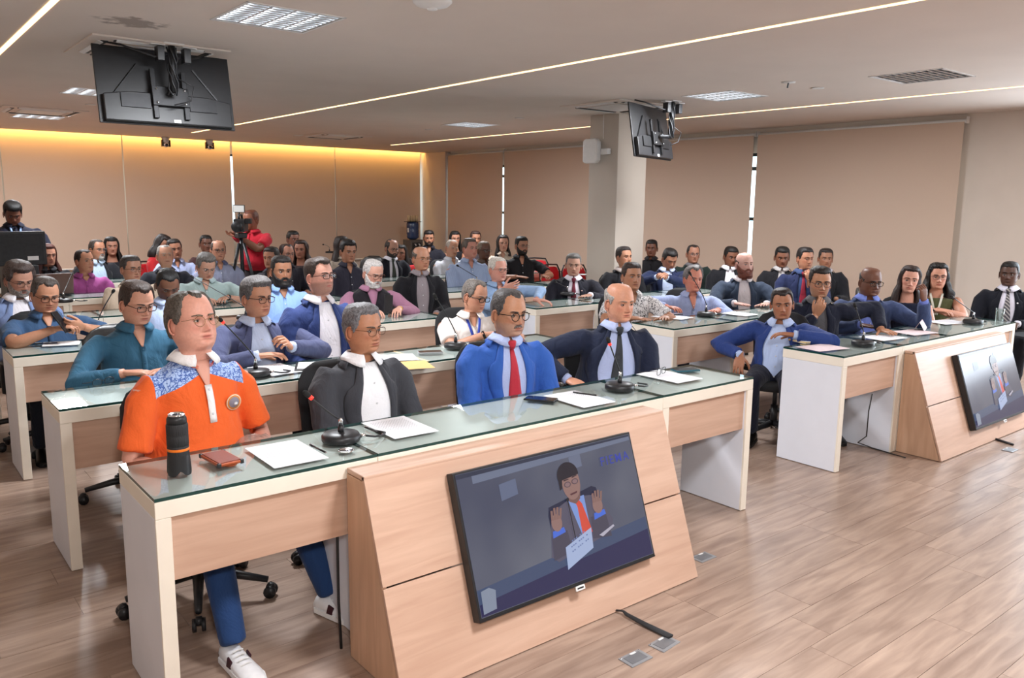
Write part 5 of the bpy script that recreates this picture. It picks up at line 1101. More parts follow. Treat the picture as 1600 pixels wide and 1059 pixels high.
A(658, 404, 6.9, 'bald person with glasses in a black jacket and grey shirt, fourth row', '#b98468', dict(c='#5a5048', bald=.05, side=.004), suit('#18171c', '#8e8488', v0=.05, v1=.06), A=30, bA=14, lod=1, glasses=dict(s='soft', c='gold', r=.001), F=dict(fat=.5, age=.8), jacket=1, w=1.02, belly=.3)
A(734, 388, 7.98, 'large person in a pale grey blue shirt, grey hair, fourth row middle', '#b87e6c', dict(c='#5a5048', hl=.08, top=.010, side=.008), dict(k='shirt', c='#9dabc8', pat='stripe', pc='#8898b8', op=.34), A=40, bA=24, pitch=-2, lod=1, w=1.25, belly=.7, F=dict(fat=.8, jaw=1.1))
A(706, 388, 9.35, 'older person in a white shirt leaning the head, behind the grey blue shirt', '#b8866c', dict(c='#b0a69c', hl=.092, rec=.01, top=.004, side=.006), dict(k='shirt', c='#dde0ea', op=.34), A=30, roll=8, lod=1, w=1.15, belly=.4, F=dict(fat=.5, age=.8))
A(756, 391, 8.6, 'dark-skinned person with glasses between the grey blue shirt and the black polo', '#5e3d2e', dict(c='#7a6a5c', hl=.085, top=.004, side=.004), dict(k='shirt', c='#6a5a50', op=.3), A=34, lod=2, glasses=dict(s='rect', c='black', r=.0016))
A(815, 384, 8.35, 'person in a black polo with trimmed beard and glasses left of the red chairs', '#a8765c', dict(c='#1c1614', hl=.07, top=.012, side=.003), dict(k='polo', c='#1a191c', op=.3, vd=.2), A=32, bA=16, lod=1, w=1.15, belly=.5, glasses=dict(s='rect', c='silver', r=.0012), beard=dict(len=.004, c='#1c1513'), F=dict(jaw=1), armL=((.20, -.42, D_+.03), (1, .1, -.4), 'relax', (.2, -1, 0), (0, 0, -1)), armR='desk')
A(612, 388, 9.38, 'balding bearded person in a dark suit and tie with glasses, fifth row', '#a37560', dict(c='#231c1a', hl=.1, rec=.02, top=.004, side=.007, crown=.8), suit('#1a1b24', '#dcd8e0', ('#3a3f38',), v0=.048, v1=.055, op=.09), A=34, bA=22, pitch=10, lod=1, glasses=dict(s='rect', c='black', r=.0014), beard=dict(len=.004, c='#2a2220'), jacket=1, w=1.0)
A(626, 396, 9.9, 'person in a red shirt peeking out behind the dark suit with tie', '#a06f58', dict(c='#17110f', hl=.075, long=.2, top=.012), dict(k='polo', c='#b8242a'), A=-10, lod=2, w=1.1)
A(448, 397, 9.38, 'person with a receding hairline and glasses in a dark shirt behind the black beard', '#b07a64', dict(c='#33241e', hl=.095, rec=.012, top=.009, side=.009), dict(k='shirt', c='#23212a', op=.3), A=30, pitch=0, lod=1, w=1.05, glasses=dict(s='rect', c='silver', r=.001), F=dict(fat=.4))
A(424, 403, 8.75, 'person with dark hair barely visible left of the black beard', '#96644c', dict(c='#1c1412', hl=.075, top=.012, side=.01), dict(k='shirt', c='#2a2830'), A=-30, lod=2, chair='none', w=.9)
A(470, 390, 9.9, 'woman with long brown curly hair behind the receding hairline', '#a3705a', dict(c='#2e1b15', long=.24, wave=1.2, wide=1.3, hl=.078, top=.014), dict(k='sleeveless', c='#4a3f40'), A=-14, lod=2, w=.88, F=dict(jaw=.9))
A(458, 374, 10.9, 'person with short black hair at the back, only the head showing', '#7c5040', dict(c='#120f0e', hl=.07, top=.010, side=.006), dict(k='polo', c='#4a3c40'), A=30, lod=2)
A(534, 384, 9.42, 'woman with long dark hair behind the bushy-haired man in dark shirt', '#a8745c', dict(c='#241814', long=.27, wave=.3, wide=1.2, hl=.074, top=.012), dict(k='shirt', c='#a89a8c', op=.3), A=36, lod=2, w=.95, F=dict(jaw=.9))
A(670, 372, 10.95, 'person in a black shirt with short beard beside the water dispenser', '#a9765c', dict(c='#1c1513', hl=.068, top=.014, side=.006, quiff=.4), dict(k='shirt', c='#1d1c26', op=.3), A=6, pitch=4, lod=1, w=1.1, beard=dict(len=.004, c='#1c1412'), F=dict(age=.1))
A(711, 373, 10.95, 'woman with black hair half hidden behind the white shirt', '#b07c64', dict(c='#130f0e', long=.26, hl=.07, wave=.3), dict(k='sleeveless', c='#1c1a20'), A=14, lod=2, w=.9, F=dict(jaw=.9))
A(743, 373, 10.6, 'woman with tied brown hair behind the large grey blue shirt', '#a9745a', dict(c='#3a2620', hl=.078, top=.014, side=.012), dict(k='sleeveless', c='#40363a'), A=16, lod=2, w=.88, F=dict(jaw=.9))
A(786, 380, 9.35, 'woman with long black hair in a light beige top by the bright window slit', '#b88670', dict(c='#1c1412', long=.25, hl=.076, wave=.3, top=.010), dict(k='shirt', c='#b8a898', op=.3, vd=.14), A=10, bA=4, lod=1, w=.9, F=dict(jaw=.88, lips=1.3))
# ---- back rows, left side
A(132, 408, 9.36, 'person in a magenta shirt with short dark hair looking up, left side', '#a8745a', dict(c='#2a211e', hl=.082, rec=.012, top=.006, side=.005), dict(k='shirt', c='#9a4a86', op=.34, vd=.12, bc='#6a2f5c'), A=36, bA=14, pitch=-6, lod=1, w=1.15, F=dict(age=.4))
A(152, 390, 10.75, 'person with grey beard and glasses in a black jacket and pale blue shirt', '#a8745a', dict(c='#3e3632', hl=.088, rec=.01, top=.005, side=.006), suit('#18181e', '#a8b8cc', v0=.06, v1=.08), A=36, bA=14, lod=1, glasses=dict(s='rect', c='silver', r=.0012), beard=dict(len=.005, c='#a09892', full=0), jacket=1, w=1.02)
A(174, 385, 11.5, 'woman with black hair next to the grey bearded man', '#a87660', dict(c='#120e0e', long=.26, hl=.072, wave=.2, wide=1.2), dict(k='sleeveless', c='#17161c'), A=10, lod=2, w=.9, F=dict(jaw=.9))
A(74, 399, 9.95, 'woman with long auburn hair in a black jacket, left side', '#b07c64', dict(c='#4a2219', long=.26, hl=.076, wave=.4, wide=1.1), suit('#17171b', '#2c2c30', v0=.03, v1=.04), A=24, bA=10, lod=1, jacket=1, w=1.05, F=dict(jaw=.93, lips=1.2))
A(273, 389, 10.4, 'person in a lilac blue shirt with dark hair, head tilted', '#98664e', dict(c='#1c1513', hl=.076, top=.012, side=.010), dict(k='shirt', c='#a4aed0', op=.34), A=14, roll=-8, lod=1, w=1.1, belly=.4)
A(254, 381, 11.3, 'woman in a red top with dark hair hiding her face', '#98664e', dict(c='#1e1412', long=.22, hl=.06, top=.014), dict(k='polo', c='#b02428', open=0), A=50, pitch=16, roll=18, lod=2, w=1.0)
A(322, 381, 11.3, 'person with short black hair behind the grey haired man with phone', '#6e4636', dict(c='#100d0d', hl=.074, top=.008, side=.006), dict(k='polo', c='#4a3030'), A=12, lod=2)
A(341, 391, 9.38, 'balding person with glasses in a lavender polo left of the tripod', '#b07c64', dict(c='#3a302c', hl=.098, rec=.02, top=.003, side=.006, crown=.7), dict(k='polo', c='#8f93ac', cc='#5a5f80', op=.34), A=14, bA=14, lod=1, w=1.15, belly=.4, glasses=dict(s='rect', c='grey', r=.0012), F=dict(jaw=.95))
# ---- standing
A(20, 334, 10.3, 'standing person in a dark polo with a lanyard looking down at the far left', '#6c4434', dict(c='#0e0c0c', hl=.066, top=.026, side=.010), dict(k='polo', c='#191b2c', lanyard='#7c98c8', open=0), A=6, bA=10, pitch=24, lod=1, sit=False, w=1.3, armR=((-.12, -.32, 1.08), (-.8, .3, -.6), 'relax', (.2, -1, 0), (0, 0, -1)), armL=((.14, -.32, 1.06), (.8, .3, -.6), 'relax', (-.2, -1, 0), (0, 0, -1)), trou='#15161e', chair='none')
A(392, 344, 9.75, 'standing cameraman in a red polo looking into the video camera', '#8a553e', dict(c='#6a3a28', hl=.09, top=.008, side=.004), dict(k='polo', c='#b81f30', open=0), A=-42, bA=-36, pitch=8, lod=1, sit=False, w=1.12, belly=.5, lean=(0, -.12), armR=(Vector(atY(371, 356, 9.45)), (-1, .1, -.3), 'grip', (.2, -.5, .6), (.8, -.4, 0)), armL=(Vector(atY(374, 370, 9.45)), (.7, .1, -1), 'relax', (-.9, -.3, .2), (0, 0, 1)), trou='#2a2226', chair='none', ar=1.05)
for S_ in PE:
    for k_ in ('armR', 'armL'):
        sp_ = S_.get(k_)
        if sp_ and not isinstance(sp_, str) and not isinstance(sp_[0], Vector) and sp_[0][2] is None: S_[k_] = ((sp_[0][0], sp_[0][1]-.02, S_['p'][2]-.24),)+tuple(sp_[1:])
    person(S_)
print('people', len(PE), time.time()-T0)
# ------------------------------------------------------------ chairs
M_seatf = mat('black_chair_fabric', (.016, .016, .018), .8, var=.15, scale=200, bump=.1); M_leather = mat('black_leather', (.02, .018, .017), .35, var=.1, scale=40, bump=.15)
M_redf = mat('red_upholstery', s2l('#c8202a'), .8, var=.08, scale=120, bump=.1)
def office(loc, rz, label, leather=0):
    t = thing('office_chair', label, 'chair', loc, rz, 'black office chairs at the desks'); fm = M_leather if leather else M_seatf; tall = .06 if leather else 0
    rs = []
    for z_, w_, y0, th in ((.56, .16, .215, .02), (.60, .20, .215, .028), (.70, .205+tall*.3, .22, .032), (.78, .208+tall*.3, .232, .032), (.86+tall, .195+tall*.3, .25, .028), (.91+tall, .155, .262, .020), (.935+tall, .09, .268, .010)):
        rs.append([Vector((w_*math.copysign(abs(math.cos(a))**.8, math.cos(a)), y0+th*math.sin(a)-.05*(1-math.cos(a)**2*1.0)*0+.03*0-.045*(abs(math.cos(a))**2)*(w_/.22), z_)) for a in np.linspace(0, 2*PI, 20, endpoint=False)])
    MB().rings(rs).build('backrest', fm, t, True)
    rs = []
    for z_, k_ in ((.40, .90), (.42, 1.0), (.455, 1.0), (.468, .93)):
        rs.append([Vector((.235*k_*math.copysign(abs(math.cos(a))**.6, math.cos(a)), .225*k_*math.copysign(abs(math.sin(a))**.6, math.sin(a))-.02, z_)) for a in np.linspace(0, 2*PI, 24, endpoint=False)])
    MB().rings(rs).build('seat', fm, t, True)
    MB().tube([(0, .08, .39), (0, .24, .40), (0, .262, .50), (0, .255, .70)], .022, 8, flat=.6).build('back_support', M_black, t, True)
    for s_ in (-1, 1): MB().tube([(s_*.20, .02, .40), (s_*.265, .02, .42), (s_*.27, .03, .58), (s_*.27, -.02, .635), (s_*.27, -.16, .64)], .016, 8).build('armrest', M_black, t, True)
    MB().tube([(0, 0, .10), (0, 0, .26)], .026, 12).tube([(0, 0, .26), (0, 0, .40)], .016, 10).build('gas_lift', M_black, t, True)
    for k_ in range(5):
        a = k_*2*PI/5+.4; d = Vector((math.cos(a), math.sin(a), 0)); 
        lg = MB().tube([d*.02+Vector((0, 0, .12)), d*.16+Vector((0, 0, .105)), d*.30+Vector((0, 0, .08))], [.026, .02, .014], 8).build('leg', M_black, t, True)
        b = MB(); n_ = Vector((-d.y, d.x, 0))
        for s_ in (-1, 1): b.tube([d*.31+n_*s_*.010+Vector((0, 0, .028)), d*.31+n_*s_*.026+Vector((0, 0, .028))], .027, 12)
        b.tube([d*.31+n_*-.012+Vector((0, 0, .045)), d*.31+n_*.012+Vector((0, 0, .045))], .02, 8); b.build('caster', M_black, lg, True)
    return t
def stack_chair(loc, rz, label):
    t = thing('stacking_chair', label, 'chair', loc, rz, 'red stacking chairs along the walls')
    rs = [[Vector((w_*math.copysign(abs(math.cos(a))**.6, math.cos(a)), .215+.018*math.sin(a)+(z_-.6)*.12, z_)) for a in np.linspace(0, 2*PI, 18, endpoint=False)] for z_, w_ in ((.53, .19), (.55, .205), (.80, .20), (.86, .17), (.875, .12))]
    MB().rings(rs).build('backrest', M_redf, t, True)
    MB().box((0, 0, .445), (.42, .42, .05)).build('seat', M_redf, t, bevel=.018)
    fr = MB(); fr.tube([(-.215, .16, .43), (-.215, .20, .55), (-.21, .235, .82), (-.17, .25, .90), (0, .252, .91), (.17, .25, .90), (.21, .235, .82), (.215, .20, .55), (.215, .16, .43)], .011, 8); fr.build('back_frame', M_black, t, True)
    for sx in (-1, 1):
        for sy in (-1, 1): MB().tube([(sx*.19, sy*.17, .43), (sx*.215, sy*.23, .005)], .011, 8).build('leg', M_black, t, True)
    return t
_c0 = {}
def place_chair(kind, loc, rz, label):
    if kind not in _c0:
        _c0[kind] = stack_chair(loc, rz, label) if kind == 'stack' else office(loc, rz, label, kind == 'leather'); return _c0[kind]
    return dup(_c0[kind], loc, rz, label)
for S_ in PE:
    k_ = S_.get('chair', 'office' if S_['p'][1] < 10.5 else 'stack')
    if k_ == 'none': continue
    r_ = S_['_']['root']; rz = r_.rotation_euler[2]; l_ = S_['label']
    for a_, b_ in (('person ', 'one '), ('woman ', 'woman ')): l_ = l_.replace(a_, b_) if l_.startswith(a_) else l_
    l_ = ' '.join(l_.split(',')[0].split()[:11])
    place_chair(k_, (r_.location.x, r_.location.y, 0), rz, '%s chair of the %s' % ('red' if k_ == 'stack' else 'black', l_))
place_chair('stack', (*atY(880, 405, 8.2)[:2], 0), .15, 'empty red chair between the black polo and the grey haired man')
place_chair('stack', (*atY(914, 405, 8.0)[:2], 0), -.1, 'empty red chair right of the grey haired man, touching the column view')
place_chair('stack', (*atY(838, 398, 9.4)[:2], 0), -.6, 'empty red chair turned sideways behind the black polo')
place_chair('leather', (*atY(566, 380, 9.9)[:2], 0), -1.2, 'tall empty black leather chair turned sideways at the back')
place_chair('leather', (7.35, 3.62, 0), .3, 'empty black leather chair behind the right end of the front desks')
# ------------------------------------------------------------ things on the desks and around
def papermat():
    if 'paper_print' in MATS: return MATS['paper_print']
    m = bpy.data.materials.new('paper_print'); m.use_nodes = True; N, L = nt(m); b = N['Principled BSDF']; b.inputs['Roughness'].default_value = .7
    tc = N.new('ShaderNodeTexCoord'); sx = N.new('ShaderNodeSeparateXYZ'); L.new(tc.outputs['Object'], sx.inputs[0])
    br = N.new('ShaderNodeTexBrick'); br.inputs['Scale'].default_value = 1; br.inputs['Brick Width'].default_value = .013; br.inputs['Row Height'].default_value = .009; br.inputs['Mortar Size'].default_value = .0026; br.inputs['Mortar Smooth'].default_value = .2; br.offset = .37
    br.inputs['Color1'].default_value = (.42, .42, .45, 1); br.inputs['Color2'].default_value = (.55, .55, .58, 1); br.inputs['Mortar'].default_value = (.88, .88, .92, 1); L.new(tc.outputs['Object'], br.inputs[0])
    def cmp(s_, lim): 
        a = N.new('ShaderNodeMath'); a.operation = 'ABSOLUTE'; L.new(sx.outputs[s_], a.inputs[0]); q = N.new('ShaderNodeMath'); q.operation = 'LESS_THAN'; q.inputs[1].default_value = lim; L.new(a.outputs[0], q.inputs[0]); return q
    q1, q2 = cmp(0, .082), cmp(1, .115); mu = N.new('ShaderNodeMath'); mu.operation = 'MULTIPLY'; L.new(q1.outputs[0], mu.inputs[0]); L.new(q2.outputs[0], mu.inputs[1])
    mx = N.new('ShaderNodeMix'); mx.data_type = 'RGBA'; mx.inputs['A'].default_value = (.88, .88, .92, 1); L.new(mu.outputs[0], mx.inputs['Factor']); L.new(br.outputs[0], mx.inputs['B']); L.new(mx.outputs['Result'], b.inputs['Base Color']); MATS['paper_print'] = m; return m
M_paper = papermat(); M_plain = mat('plain_paper', (.86, .84, .84), .7, var=.02); M_blue = mat('blue_ink', s2l('#2a3a7a'), .5)
def paper(px, py, rz, label, n=1, size=(.21, .297), m_=None, z=0):
    p = atZ(px, py, D_); t = thing('paper_sheet', label, 'paper', (p.x, p.y, D_+z+.0006), rz, 'printed sheets on the desks')
    for i in range(n): MB().box((.004*i*(-1)**i, .003*i, .0004+.0012*i), (size[0], size[1], .0008)).build('sheet', (m_ or M_paper) if i == n-1 else M_plain, t, rot=(0, 0, .03*i))
    return t
paper(447, 708, -.02, 'printed sheet in front of the orange polo, nearest the left podium edge'); paper(624, 667, -.03, 'printed sheet in front of the dark grey blazer')
paper(905, 623, -.02, 'printed sheet in front of the bright blue suit'); paper(1046, 588, .0, 'stack of sheets under the folded eyeglasses, front row', 2)
paper(432, 577, .1, 'printed sheet under the hands of the purple blue blazer'); paper(612, 559, 1.2, 'printed sheet on the folder with painted yellow reflection, second row', 1); 
paper(1050, 495, .2, 'sheet under a phone on the second row right desk'); paper(1152, 490, .1, 'sheets beside the microphone on the second row right desk', 2)
paper(1285, 543, 1.4, 'pale pink sheet near the corner of the front right desk', 1, m_=mat('pink_paper', s2l('#e4cfd2'), .7)); paper(1380, 527, 1.45, 'sheet under the flat hand on the front right desk', 1); paper(1428, 519, 1.4, 'pinkish sheets below the folded name card on the front right desk', 2, m_=mat('pink_paper', s2l('#e4cfd2'), .7))
paper(1480, 503, 1.3, 'sheet beside the microphone at the far end of the front right desk', 1); paper(97, 537, 1.3, 'white notepad pages before the blue polo, third row', 3, (.15, .21), M_plain); paper(905, 428, .2, 'papers before the black polo on the fifth row desk', 2)
p = atZ(634, 570, D_); tag(MB().box((0, 0, .0005), (.24, .32, .001)).build('folder', mat('folder_painted_reflection', s2l('#d6b070'), .7), None, loc=(p.x-.02, p.y-.01, D_-.0002), rot=(0, 0, 1.25)), 'second row paper folder under a sheet, its yellow mostly a painted strip light reflection', 'folder')  # paper folder, its yellow mostly a strip light reflection put into the colour
# microphones
def mic(px, py, hx_, hy_, Yh, label, red=True, cord=1):
    p = atZ(px, py, D_); h = atY(hx_, hy_, Yh)-Vector((p.x, p.y, D_)); t = thing('desk_microphone', label, 'microphone', (p.x, p.y, D_+.0005), 0, 'gooseneck microphones on round bases')
    MB().lathe([(.074, 0), (.077, .004), (.077, .022), (.070, .031), (.030, .036), (.0001, .037)], 32).build('base', M_black, t, True)
    MB().lathe([(.012, .034), (.012, .060)], 12).build('socket', M_black, t, True); MB().lathe([(.0085, .060), (.0085, .085), (.006, .092)], 12).build('connector', M_chrome, t, True)
    a = Vector((0, 0, .09)); b_ = Vector((h.x*.10, h.y*.1, h.z*.42)); c = h-(h-b_).normalized()*.02; pts = [((1-q)**2)*a+2*q*(1-q)*b_+q*q*c for q in [i/12 for i in range(13)]]
    MB().tube(pts, .0036, 8).build('gooseneck', M_black, t, True)
    d = (pts[-1]-pts[-2]).normalized(); MB().tube([c-d*.004, c+d*.010], .0088, 12).build('ring', mat('red_ring', (.5, .01, .01), .3, emit=(1, .05, .03), estr=1.2) if red else M_black, t, True)
    MB().tube([c+d*.010, c+d*.022, c+d*.036, c+d*.043], [.009, .0115, .010, .004], 12).build('capsule', mat('foam_black', (.015, .015, .015), .95, bump=.3, scale=400), t, True)
    MB().tube([(.066, -.035, .016), (.085, -.046, .016)], .009, 10).build('plug', M_chrome, t, True)
    if cord: MB().tube([(.085, -.046, .016), (.12, -.062, .010), (.16, -.05, .006), (.19, -.02, .005), (.17, .03, .005)], .0045, 6).build('cord', M_black, t, True)
mic(533, 688, 481, 617, 2.92, 'gooseneck microphone with red ring before the dark grey blazer, front row'); mic(968, 608, 951, 533, 2.90, 'gooseneck microphone with red ring before the bald navy suit, front row')
mic(712, 543, 680, 463, 4.36, 'gooseneck microphone between the white polo and the blue suit, second row', False); mic(400, 586, 345, 500, 4.27, 'gooseneck microphone right behind the orange polo, second row')
mic(1103, 493, 1078, 427, 4.45, 'gooseneck microphone before the striped shirt, second row right', False); mic(1348, 539, 1336, 478, 2.9, 'gooseneck microphone nearest the corner of the right podium', False)
mic(1520, 505, 1487, 463, 2.9, 'gooseneck microphone at the far end of the front right desk', False); mic(886, 461, 868, 440, 5.9, 'gooseneck microphone before the maroon tie, third row right', False); mic(155, 520, 177, 455, 5.9, 'gooseneck microphone beside the cream jacket', False)
mic(100, 472, 112, 428, 8.9, 'small gooseneck microphone before the magenta shirt', False); mic(515, 395, 505, 382, 10.4, 'gooseneck microphone at the far back left of the empty leather chair', False); mic(385, 498, 300, 432, 7.4, 'gooseneck microphone bending over the desk by the grey green polo', False); mic(745, 445, 715, 415, 7.5, 'gooseneck microphone before the large grey blue shirt', False)
# phones
def phone(px, py, rz, label, col='#101218', z=0, case=None):
    p = atZ(px, py, D_); t = thing('smartphone', label, 'phone', (p.x, p.y, D_+.0004+z), rz, 'phones lying on the desks')
    MB().box((0, 0, .0045), (.076, .155, .009)).build('body', mat('phone_'+(case or '#17181c'), s2l(case or '#17181c'), .4), t, bevel=.003)
    MB().box((0, 0, .0093), (.070, .148, .0008)).build('screen', mat('phone_face_'+col, s2l(col), .12, coat=.4), t)
    MB().box((.018, .055, .0102), (.022, .028, .0012)).build('camera_bump', M_glossb, t, bevel=.0004)
phone(845, 625, .55, 'black phone face down beside the sheet before the blue suit'); phone(1071, 579, 1.25, 'phone in a teal case right of the folded eyeglasses', '#2d4a58', case='#2f6474'); phone(672, 551, 1.15, 'phone with silver rim before the white polo, second row', '#3a3230', case='#b0b0b4')
phone(527, 568, 1.35, 'black phone on white sheets beside the dark notebook', '#0c0e1c', .006); phone(1052, 492, 1.3, 'dark phone on a sheet, second row right', '#202024', .003)
# orange wallet phone case lying in front of the orange polo
p = atZ(346, 722, D_); t = thing('phone_case', 'brown orange rugged phone case lying right of the camera lens', 'phone case', (p.x, p.y, D_+.0005), .08)
m_ = mat('copper_case', s2l('#a8502a'), .3, .35, bump=.05); MB().box((0, 0, .014), (.095, .165, .011)).build('case_shell', m_, t, bevel=.004); MB().box((0, 0, .0205), (.080, .148, .003)).build('case_back', mat('copper_dark', s2l('#7c3420'), .35, .2), t, bevel=.001)
for sx in (-1, 1):
    for sy in (-1, 1): MB().box((sx*.042, sy*.077, .014), (.014, .014, .016)).build('corner_bumper', M_black, t, bevel=.003)
MB().lathe([(.024, 0), (.026, .003), (.022, .008)], 16, (.01, -.05, .0)).build('ring_stand', m_, t, True)
# camera lens standing on the desk
p = atZ(282, 741, D_); t = thing('camera_lens', 'tall black camera lens with an orange ring standing on the front desk', 'camera lens', (p.x, p.y+.01, D_+.0005))
lb = MB(); n_ = 32
for r, z in ((.0400, .0), (.0395, .05), (.0365, .075), (.0360, .082)): pass
prof = [(.0405, .0), (.0400, .020), (.0385, .050), (.0365, .070)]; rs = [[Vector((r*math.cos(2*PI*k/n_), r*math.sin(2*PI*k/n_), z+(.018*(.5+.5*math.cos(4*2*PI*k/n_+.6))**3 if i == 0 else 0))) for k in range(n_)] for i, (r, z) in enumerate(prof)]
lb.rings(rs, cap=False); lb.rings([[v*.97 for v in r][::1] for r in rs][::-1], cap=False); lb.build('lens_hood', M_black, t, True)
MB().lathe([(.0355, .060), (.0360, .064), (.0360, .100), (.0345, .104)], 32).build('barrel', mat('lens_rubber', (.02, .02, .022), .6, bump=.4, scale=300, stretch=(1, 1, .1)), t, True)
MB().lathe([(.0366, .086), (.0372, .087), (.0372, .094), (.0366, .095)], 32).build('orange_ring', mat('orange_ring', s2l('#f07a20'), .4), t, True)
MB().lathe([(.0345, .104), (.0362, .106), (.0362, .138), (.0350, .141), (.0362, .144), (.0362, .176), (.0340, .182)], 32).build('zoom_ring', mat('lens_rubber', (.02, .02, .022), .6), t, True)
MB().lathe([(.0340, .182), (.0325, .200), (.0270, .210)], 32).build('rear_barrel', M_black, t, True); MB().lathe([(.0272, .209), (.0278, .211), (.0260, .2155), (.0245, .214)], 32).build('mount_ring', M_chrome, t, True); MB().lathe([(.0245, .2135), (.0001, .2145)], 24).build('rear_cap', M_glossb, t, True)
# pens, coin, small bits
def pen(px, py, rz, label, col='#101012', tilt=0, z=0):
    p = atZ(px, py, D_); t = thing('pen', label, 'pen', (p.x, p.y, D_+.0045+z), rz, 'pens on the desks'); c = mat('pen_'+col, s2l(col), .3)
    MB().tube([(0, -.055, 0), (0, .045, 0)], .0038, 8).build('barrel', c, t, True); MB().tube([(0, -.055, 0), (0, -.068, 0)], [.0036, .001], 8).build('tip', M_chrome, t, True)
    MB().tube([(0, .045, 0), (0, .072, 0)], .0043, 8).build('cap', M_black, t, True); MB().box((0, .055, .006), (.0025, .04, .0015)).build('clip', M_chrome, t)
pen(498, 703, .03, 'black pen right of the sheet before the orange polo'); pen(585, 675, .05, 'black pen on the sheet before the dark grey blazer', z=.001); pen(916, 617, .4, 'black pen on the sheet before the bright blue suit', z=.001); pen(75, 538, 1.25, 'blue pen on the white notepad, third row', '#1c2648', z=.004); pen(1405, 524, 1.2, 'dark pen by the flat hand on the right desk', z=.002)
p = atZ(541, 704, D_); t = thing('desk_grommet', 'small round metal desk grommet below the front microphone', 'grommet', (p.x, p.y, D_+.0003)); MB().lathe([(.031, 0), (.031, .003), (.026, .004), (.024, .002)], 24).build('rim', M_chrome, t, True); MB().lathe([(.024, .0015), (.0001, .0015)], 24).build('disc', mat('beige_disc', s2l('#b8967c'), .5), t)
# folded spectacles on desks
def specs(px, py, rz, label, z=0):
    p = atZ(px, py, D_); t = thing('folded_eyeglasses', label, 'eyeglasses', (p.x, p.y, D_+.002+z), rz, 'spectacles lying on the desks'); b = MB()
    for s_ in (-1, 1):
        pts = [Vector((s_*.033+.025*math.copysign(abs(math.cos(a))**.6, math.cos(a)), 0, .021+.018*math.copysign(abs(math.sin(a))**.7, math.sin(a)))) for a in np.linspace(0, 2*PI, 17)]; b.tube(pts, .0016, 6, cap=False)
    b.tube([(-.008, 0, .027), (0, -.002, .029), (.008, 0, .027)], .0016, 6); b.build('frame', mat('spectacle_#141414', s2l('#141414'), .25), t, True)
    for s_, e_ in ((-1, (-.02, .135)), (1, (.10, .12))): MB().tube([(s_*.060, .002, .03), (s_*.064, .01, .028), (e_[0], e_[1]*.75, .006), (e_[0]+.012*s_, e_[1], .001)], .0016, 6).build('temple', MATS['spectacle_#141414'], t, True)
    le = MB()
    for s_ in (-1, 1): le.poly([(s_*.033+.024*math.copysign(abs(math.cos(a))**.6, math.cos(a)), 0, .021+.017*math.copysign(abs(math.sin(a))**.7, math.sin(a))) for a in np.linspace(0, 2*PI, 16, endpoint=False)])
    le.build('lens_pair', M_lens, t)
specs(1033, 587, .3, 'black folded eyeglasses on the stack of sheets, front row', .004); specs(162, 603, .35, 'black folded eyeglasses on the second row desk at the left aisle')
# dark notebook
p = atZ(503, 573, D_); t = thing('notebook', 'open dark leather notebook beside the purple blue blazer', 'notebook', (p.x, p.y, D_+.0006), 1.1); MB().box((0, 0, .004), (.22, .30, .008)).build('cover', M_leather, t, bevel=.002); MB().box((.01, 0, .009), (.19, .27, .003)).build('page_block', M_plain, t)
p = atZ(1262, 534, D_); t = thing('booklet', 'small yellow booklet under the hand at the desk corner', 'booklet', (p.x, p.y, D_+.0006), 1.35)
for i, c_ in enumerate(('#e8dcc8', '#e0b868', '#e8e0d4')): MB().box((0, 0, .003+.005*i), (.12, .17, .005)).build('cover' if i != 1 else 'page_block', mat('booklet_'+c_, s2l(c_), .7), t, rot=(0, 0, .06*i))
p = atZ(1438, 514, D_); t = thing('name_card', 'folded pale pink name card standing on the front right desk', 'name card', (p.x, p.y, D_+.001), .35); pk = mat('pink_paper', s2l('#e4cfd2'), .7)
for s_ in (-1, 1): MB().box((0, s_*.02, .032), (.24, .0015, .075), Matrix.Rotation(s_*.52, 3, 'X')).build('card_face', pk, t)
p = atZ(1561, 502, D_); t = thing('water_glass', 'clear drinking glass near the right end of the front right desk', 'glass', (p.x, p.y, D_+.0005)); MB().lathe([(.030, 0), (.034, .11), (.032, .11), (.028, .006), (.0001, .006)], 24).build('tumbler', M_glass, t, True)
# handheld phones
def held(S_, nm_, label, col='#121316', d=(0, 0, 0), rot=(.9, 0, 0)):
    r_ = S_['_']['root']; a_ = S_['_']['arms'][nm_]; lp = a_[2]+a_[4]*.085+Vector(d); w_ = r_.matrix_world if False else Matrix.Translation(r_.location) @ Matrix.Rotation(r_.rotation_euler[2], 4, 'Z'); q = w_ @ lp
    t = thing('smartphone', label, 'phone', q, 0); t.rotation_euler = (rot[0], rot[1], rot[2]+r_.rotation_euler[2]); MB().box((0, 0, 0), (.078, .160, .010)).build('body', mat('phone_'+col, s2l(col), .35), t, bevel=.003)
    MB().box((0, 0, .0055), (.07, .15, .001)).build('screen', M_glossb, t); MB().box((.02, .05, -.0065), (.03, .034, .003)).build('camera_bump', M_glossb, t, bevel=.001)
by = {s['label']: s for s in PE}
def P_(k): return next(s for s in PE if k in s['label'])
held(P_('blue polo with glasses'), 'L', 'black phone held in both hands by the blue polo', d=(-.06, -.01, .03), rot=(1.0, 0, .9)); held(P_('white hair and white beard'), 'L', 'black phone held upright by the white bearded man', d=(-.07, .02, .06), rot=(1.3, .2, .2)); held(P_('grey green polo'), 'L', 'dark phone on the desk under the hand of the grey green polo', d=(-.04, -.02, -.03), rot=(.1, 0, .6))
held(P_('teal blue'), 'L', 'phone under the hand of the teal shirt', d=(.02, -.02, -.02), rot=(.1, 0, 1.2)); held(P_('olive sleeveless'), 'L', 'phone held low by the woman in olive', d=(0, 0, .03), rot=(.4, 0, 1.2))
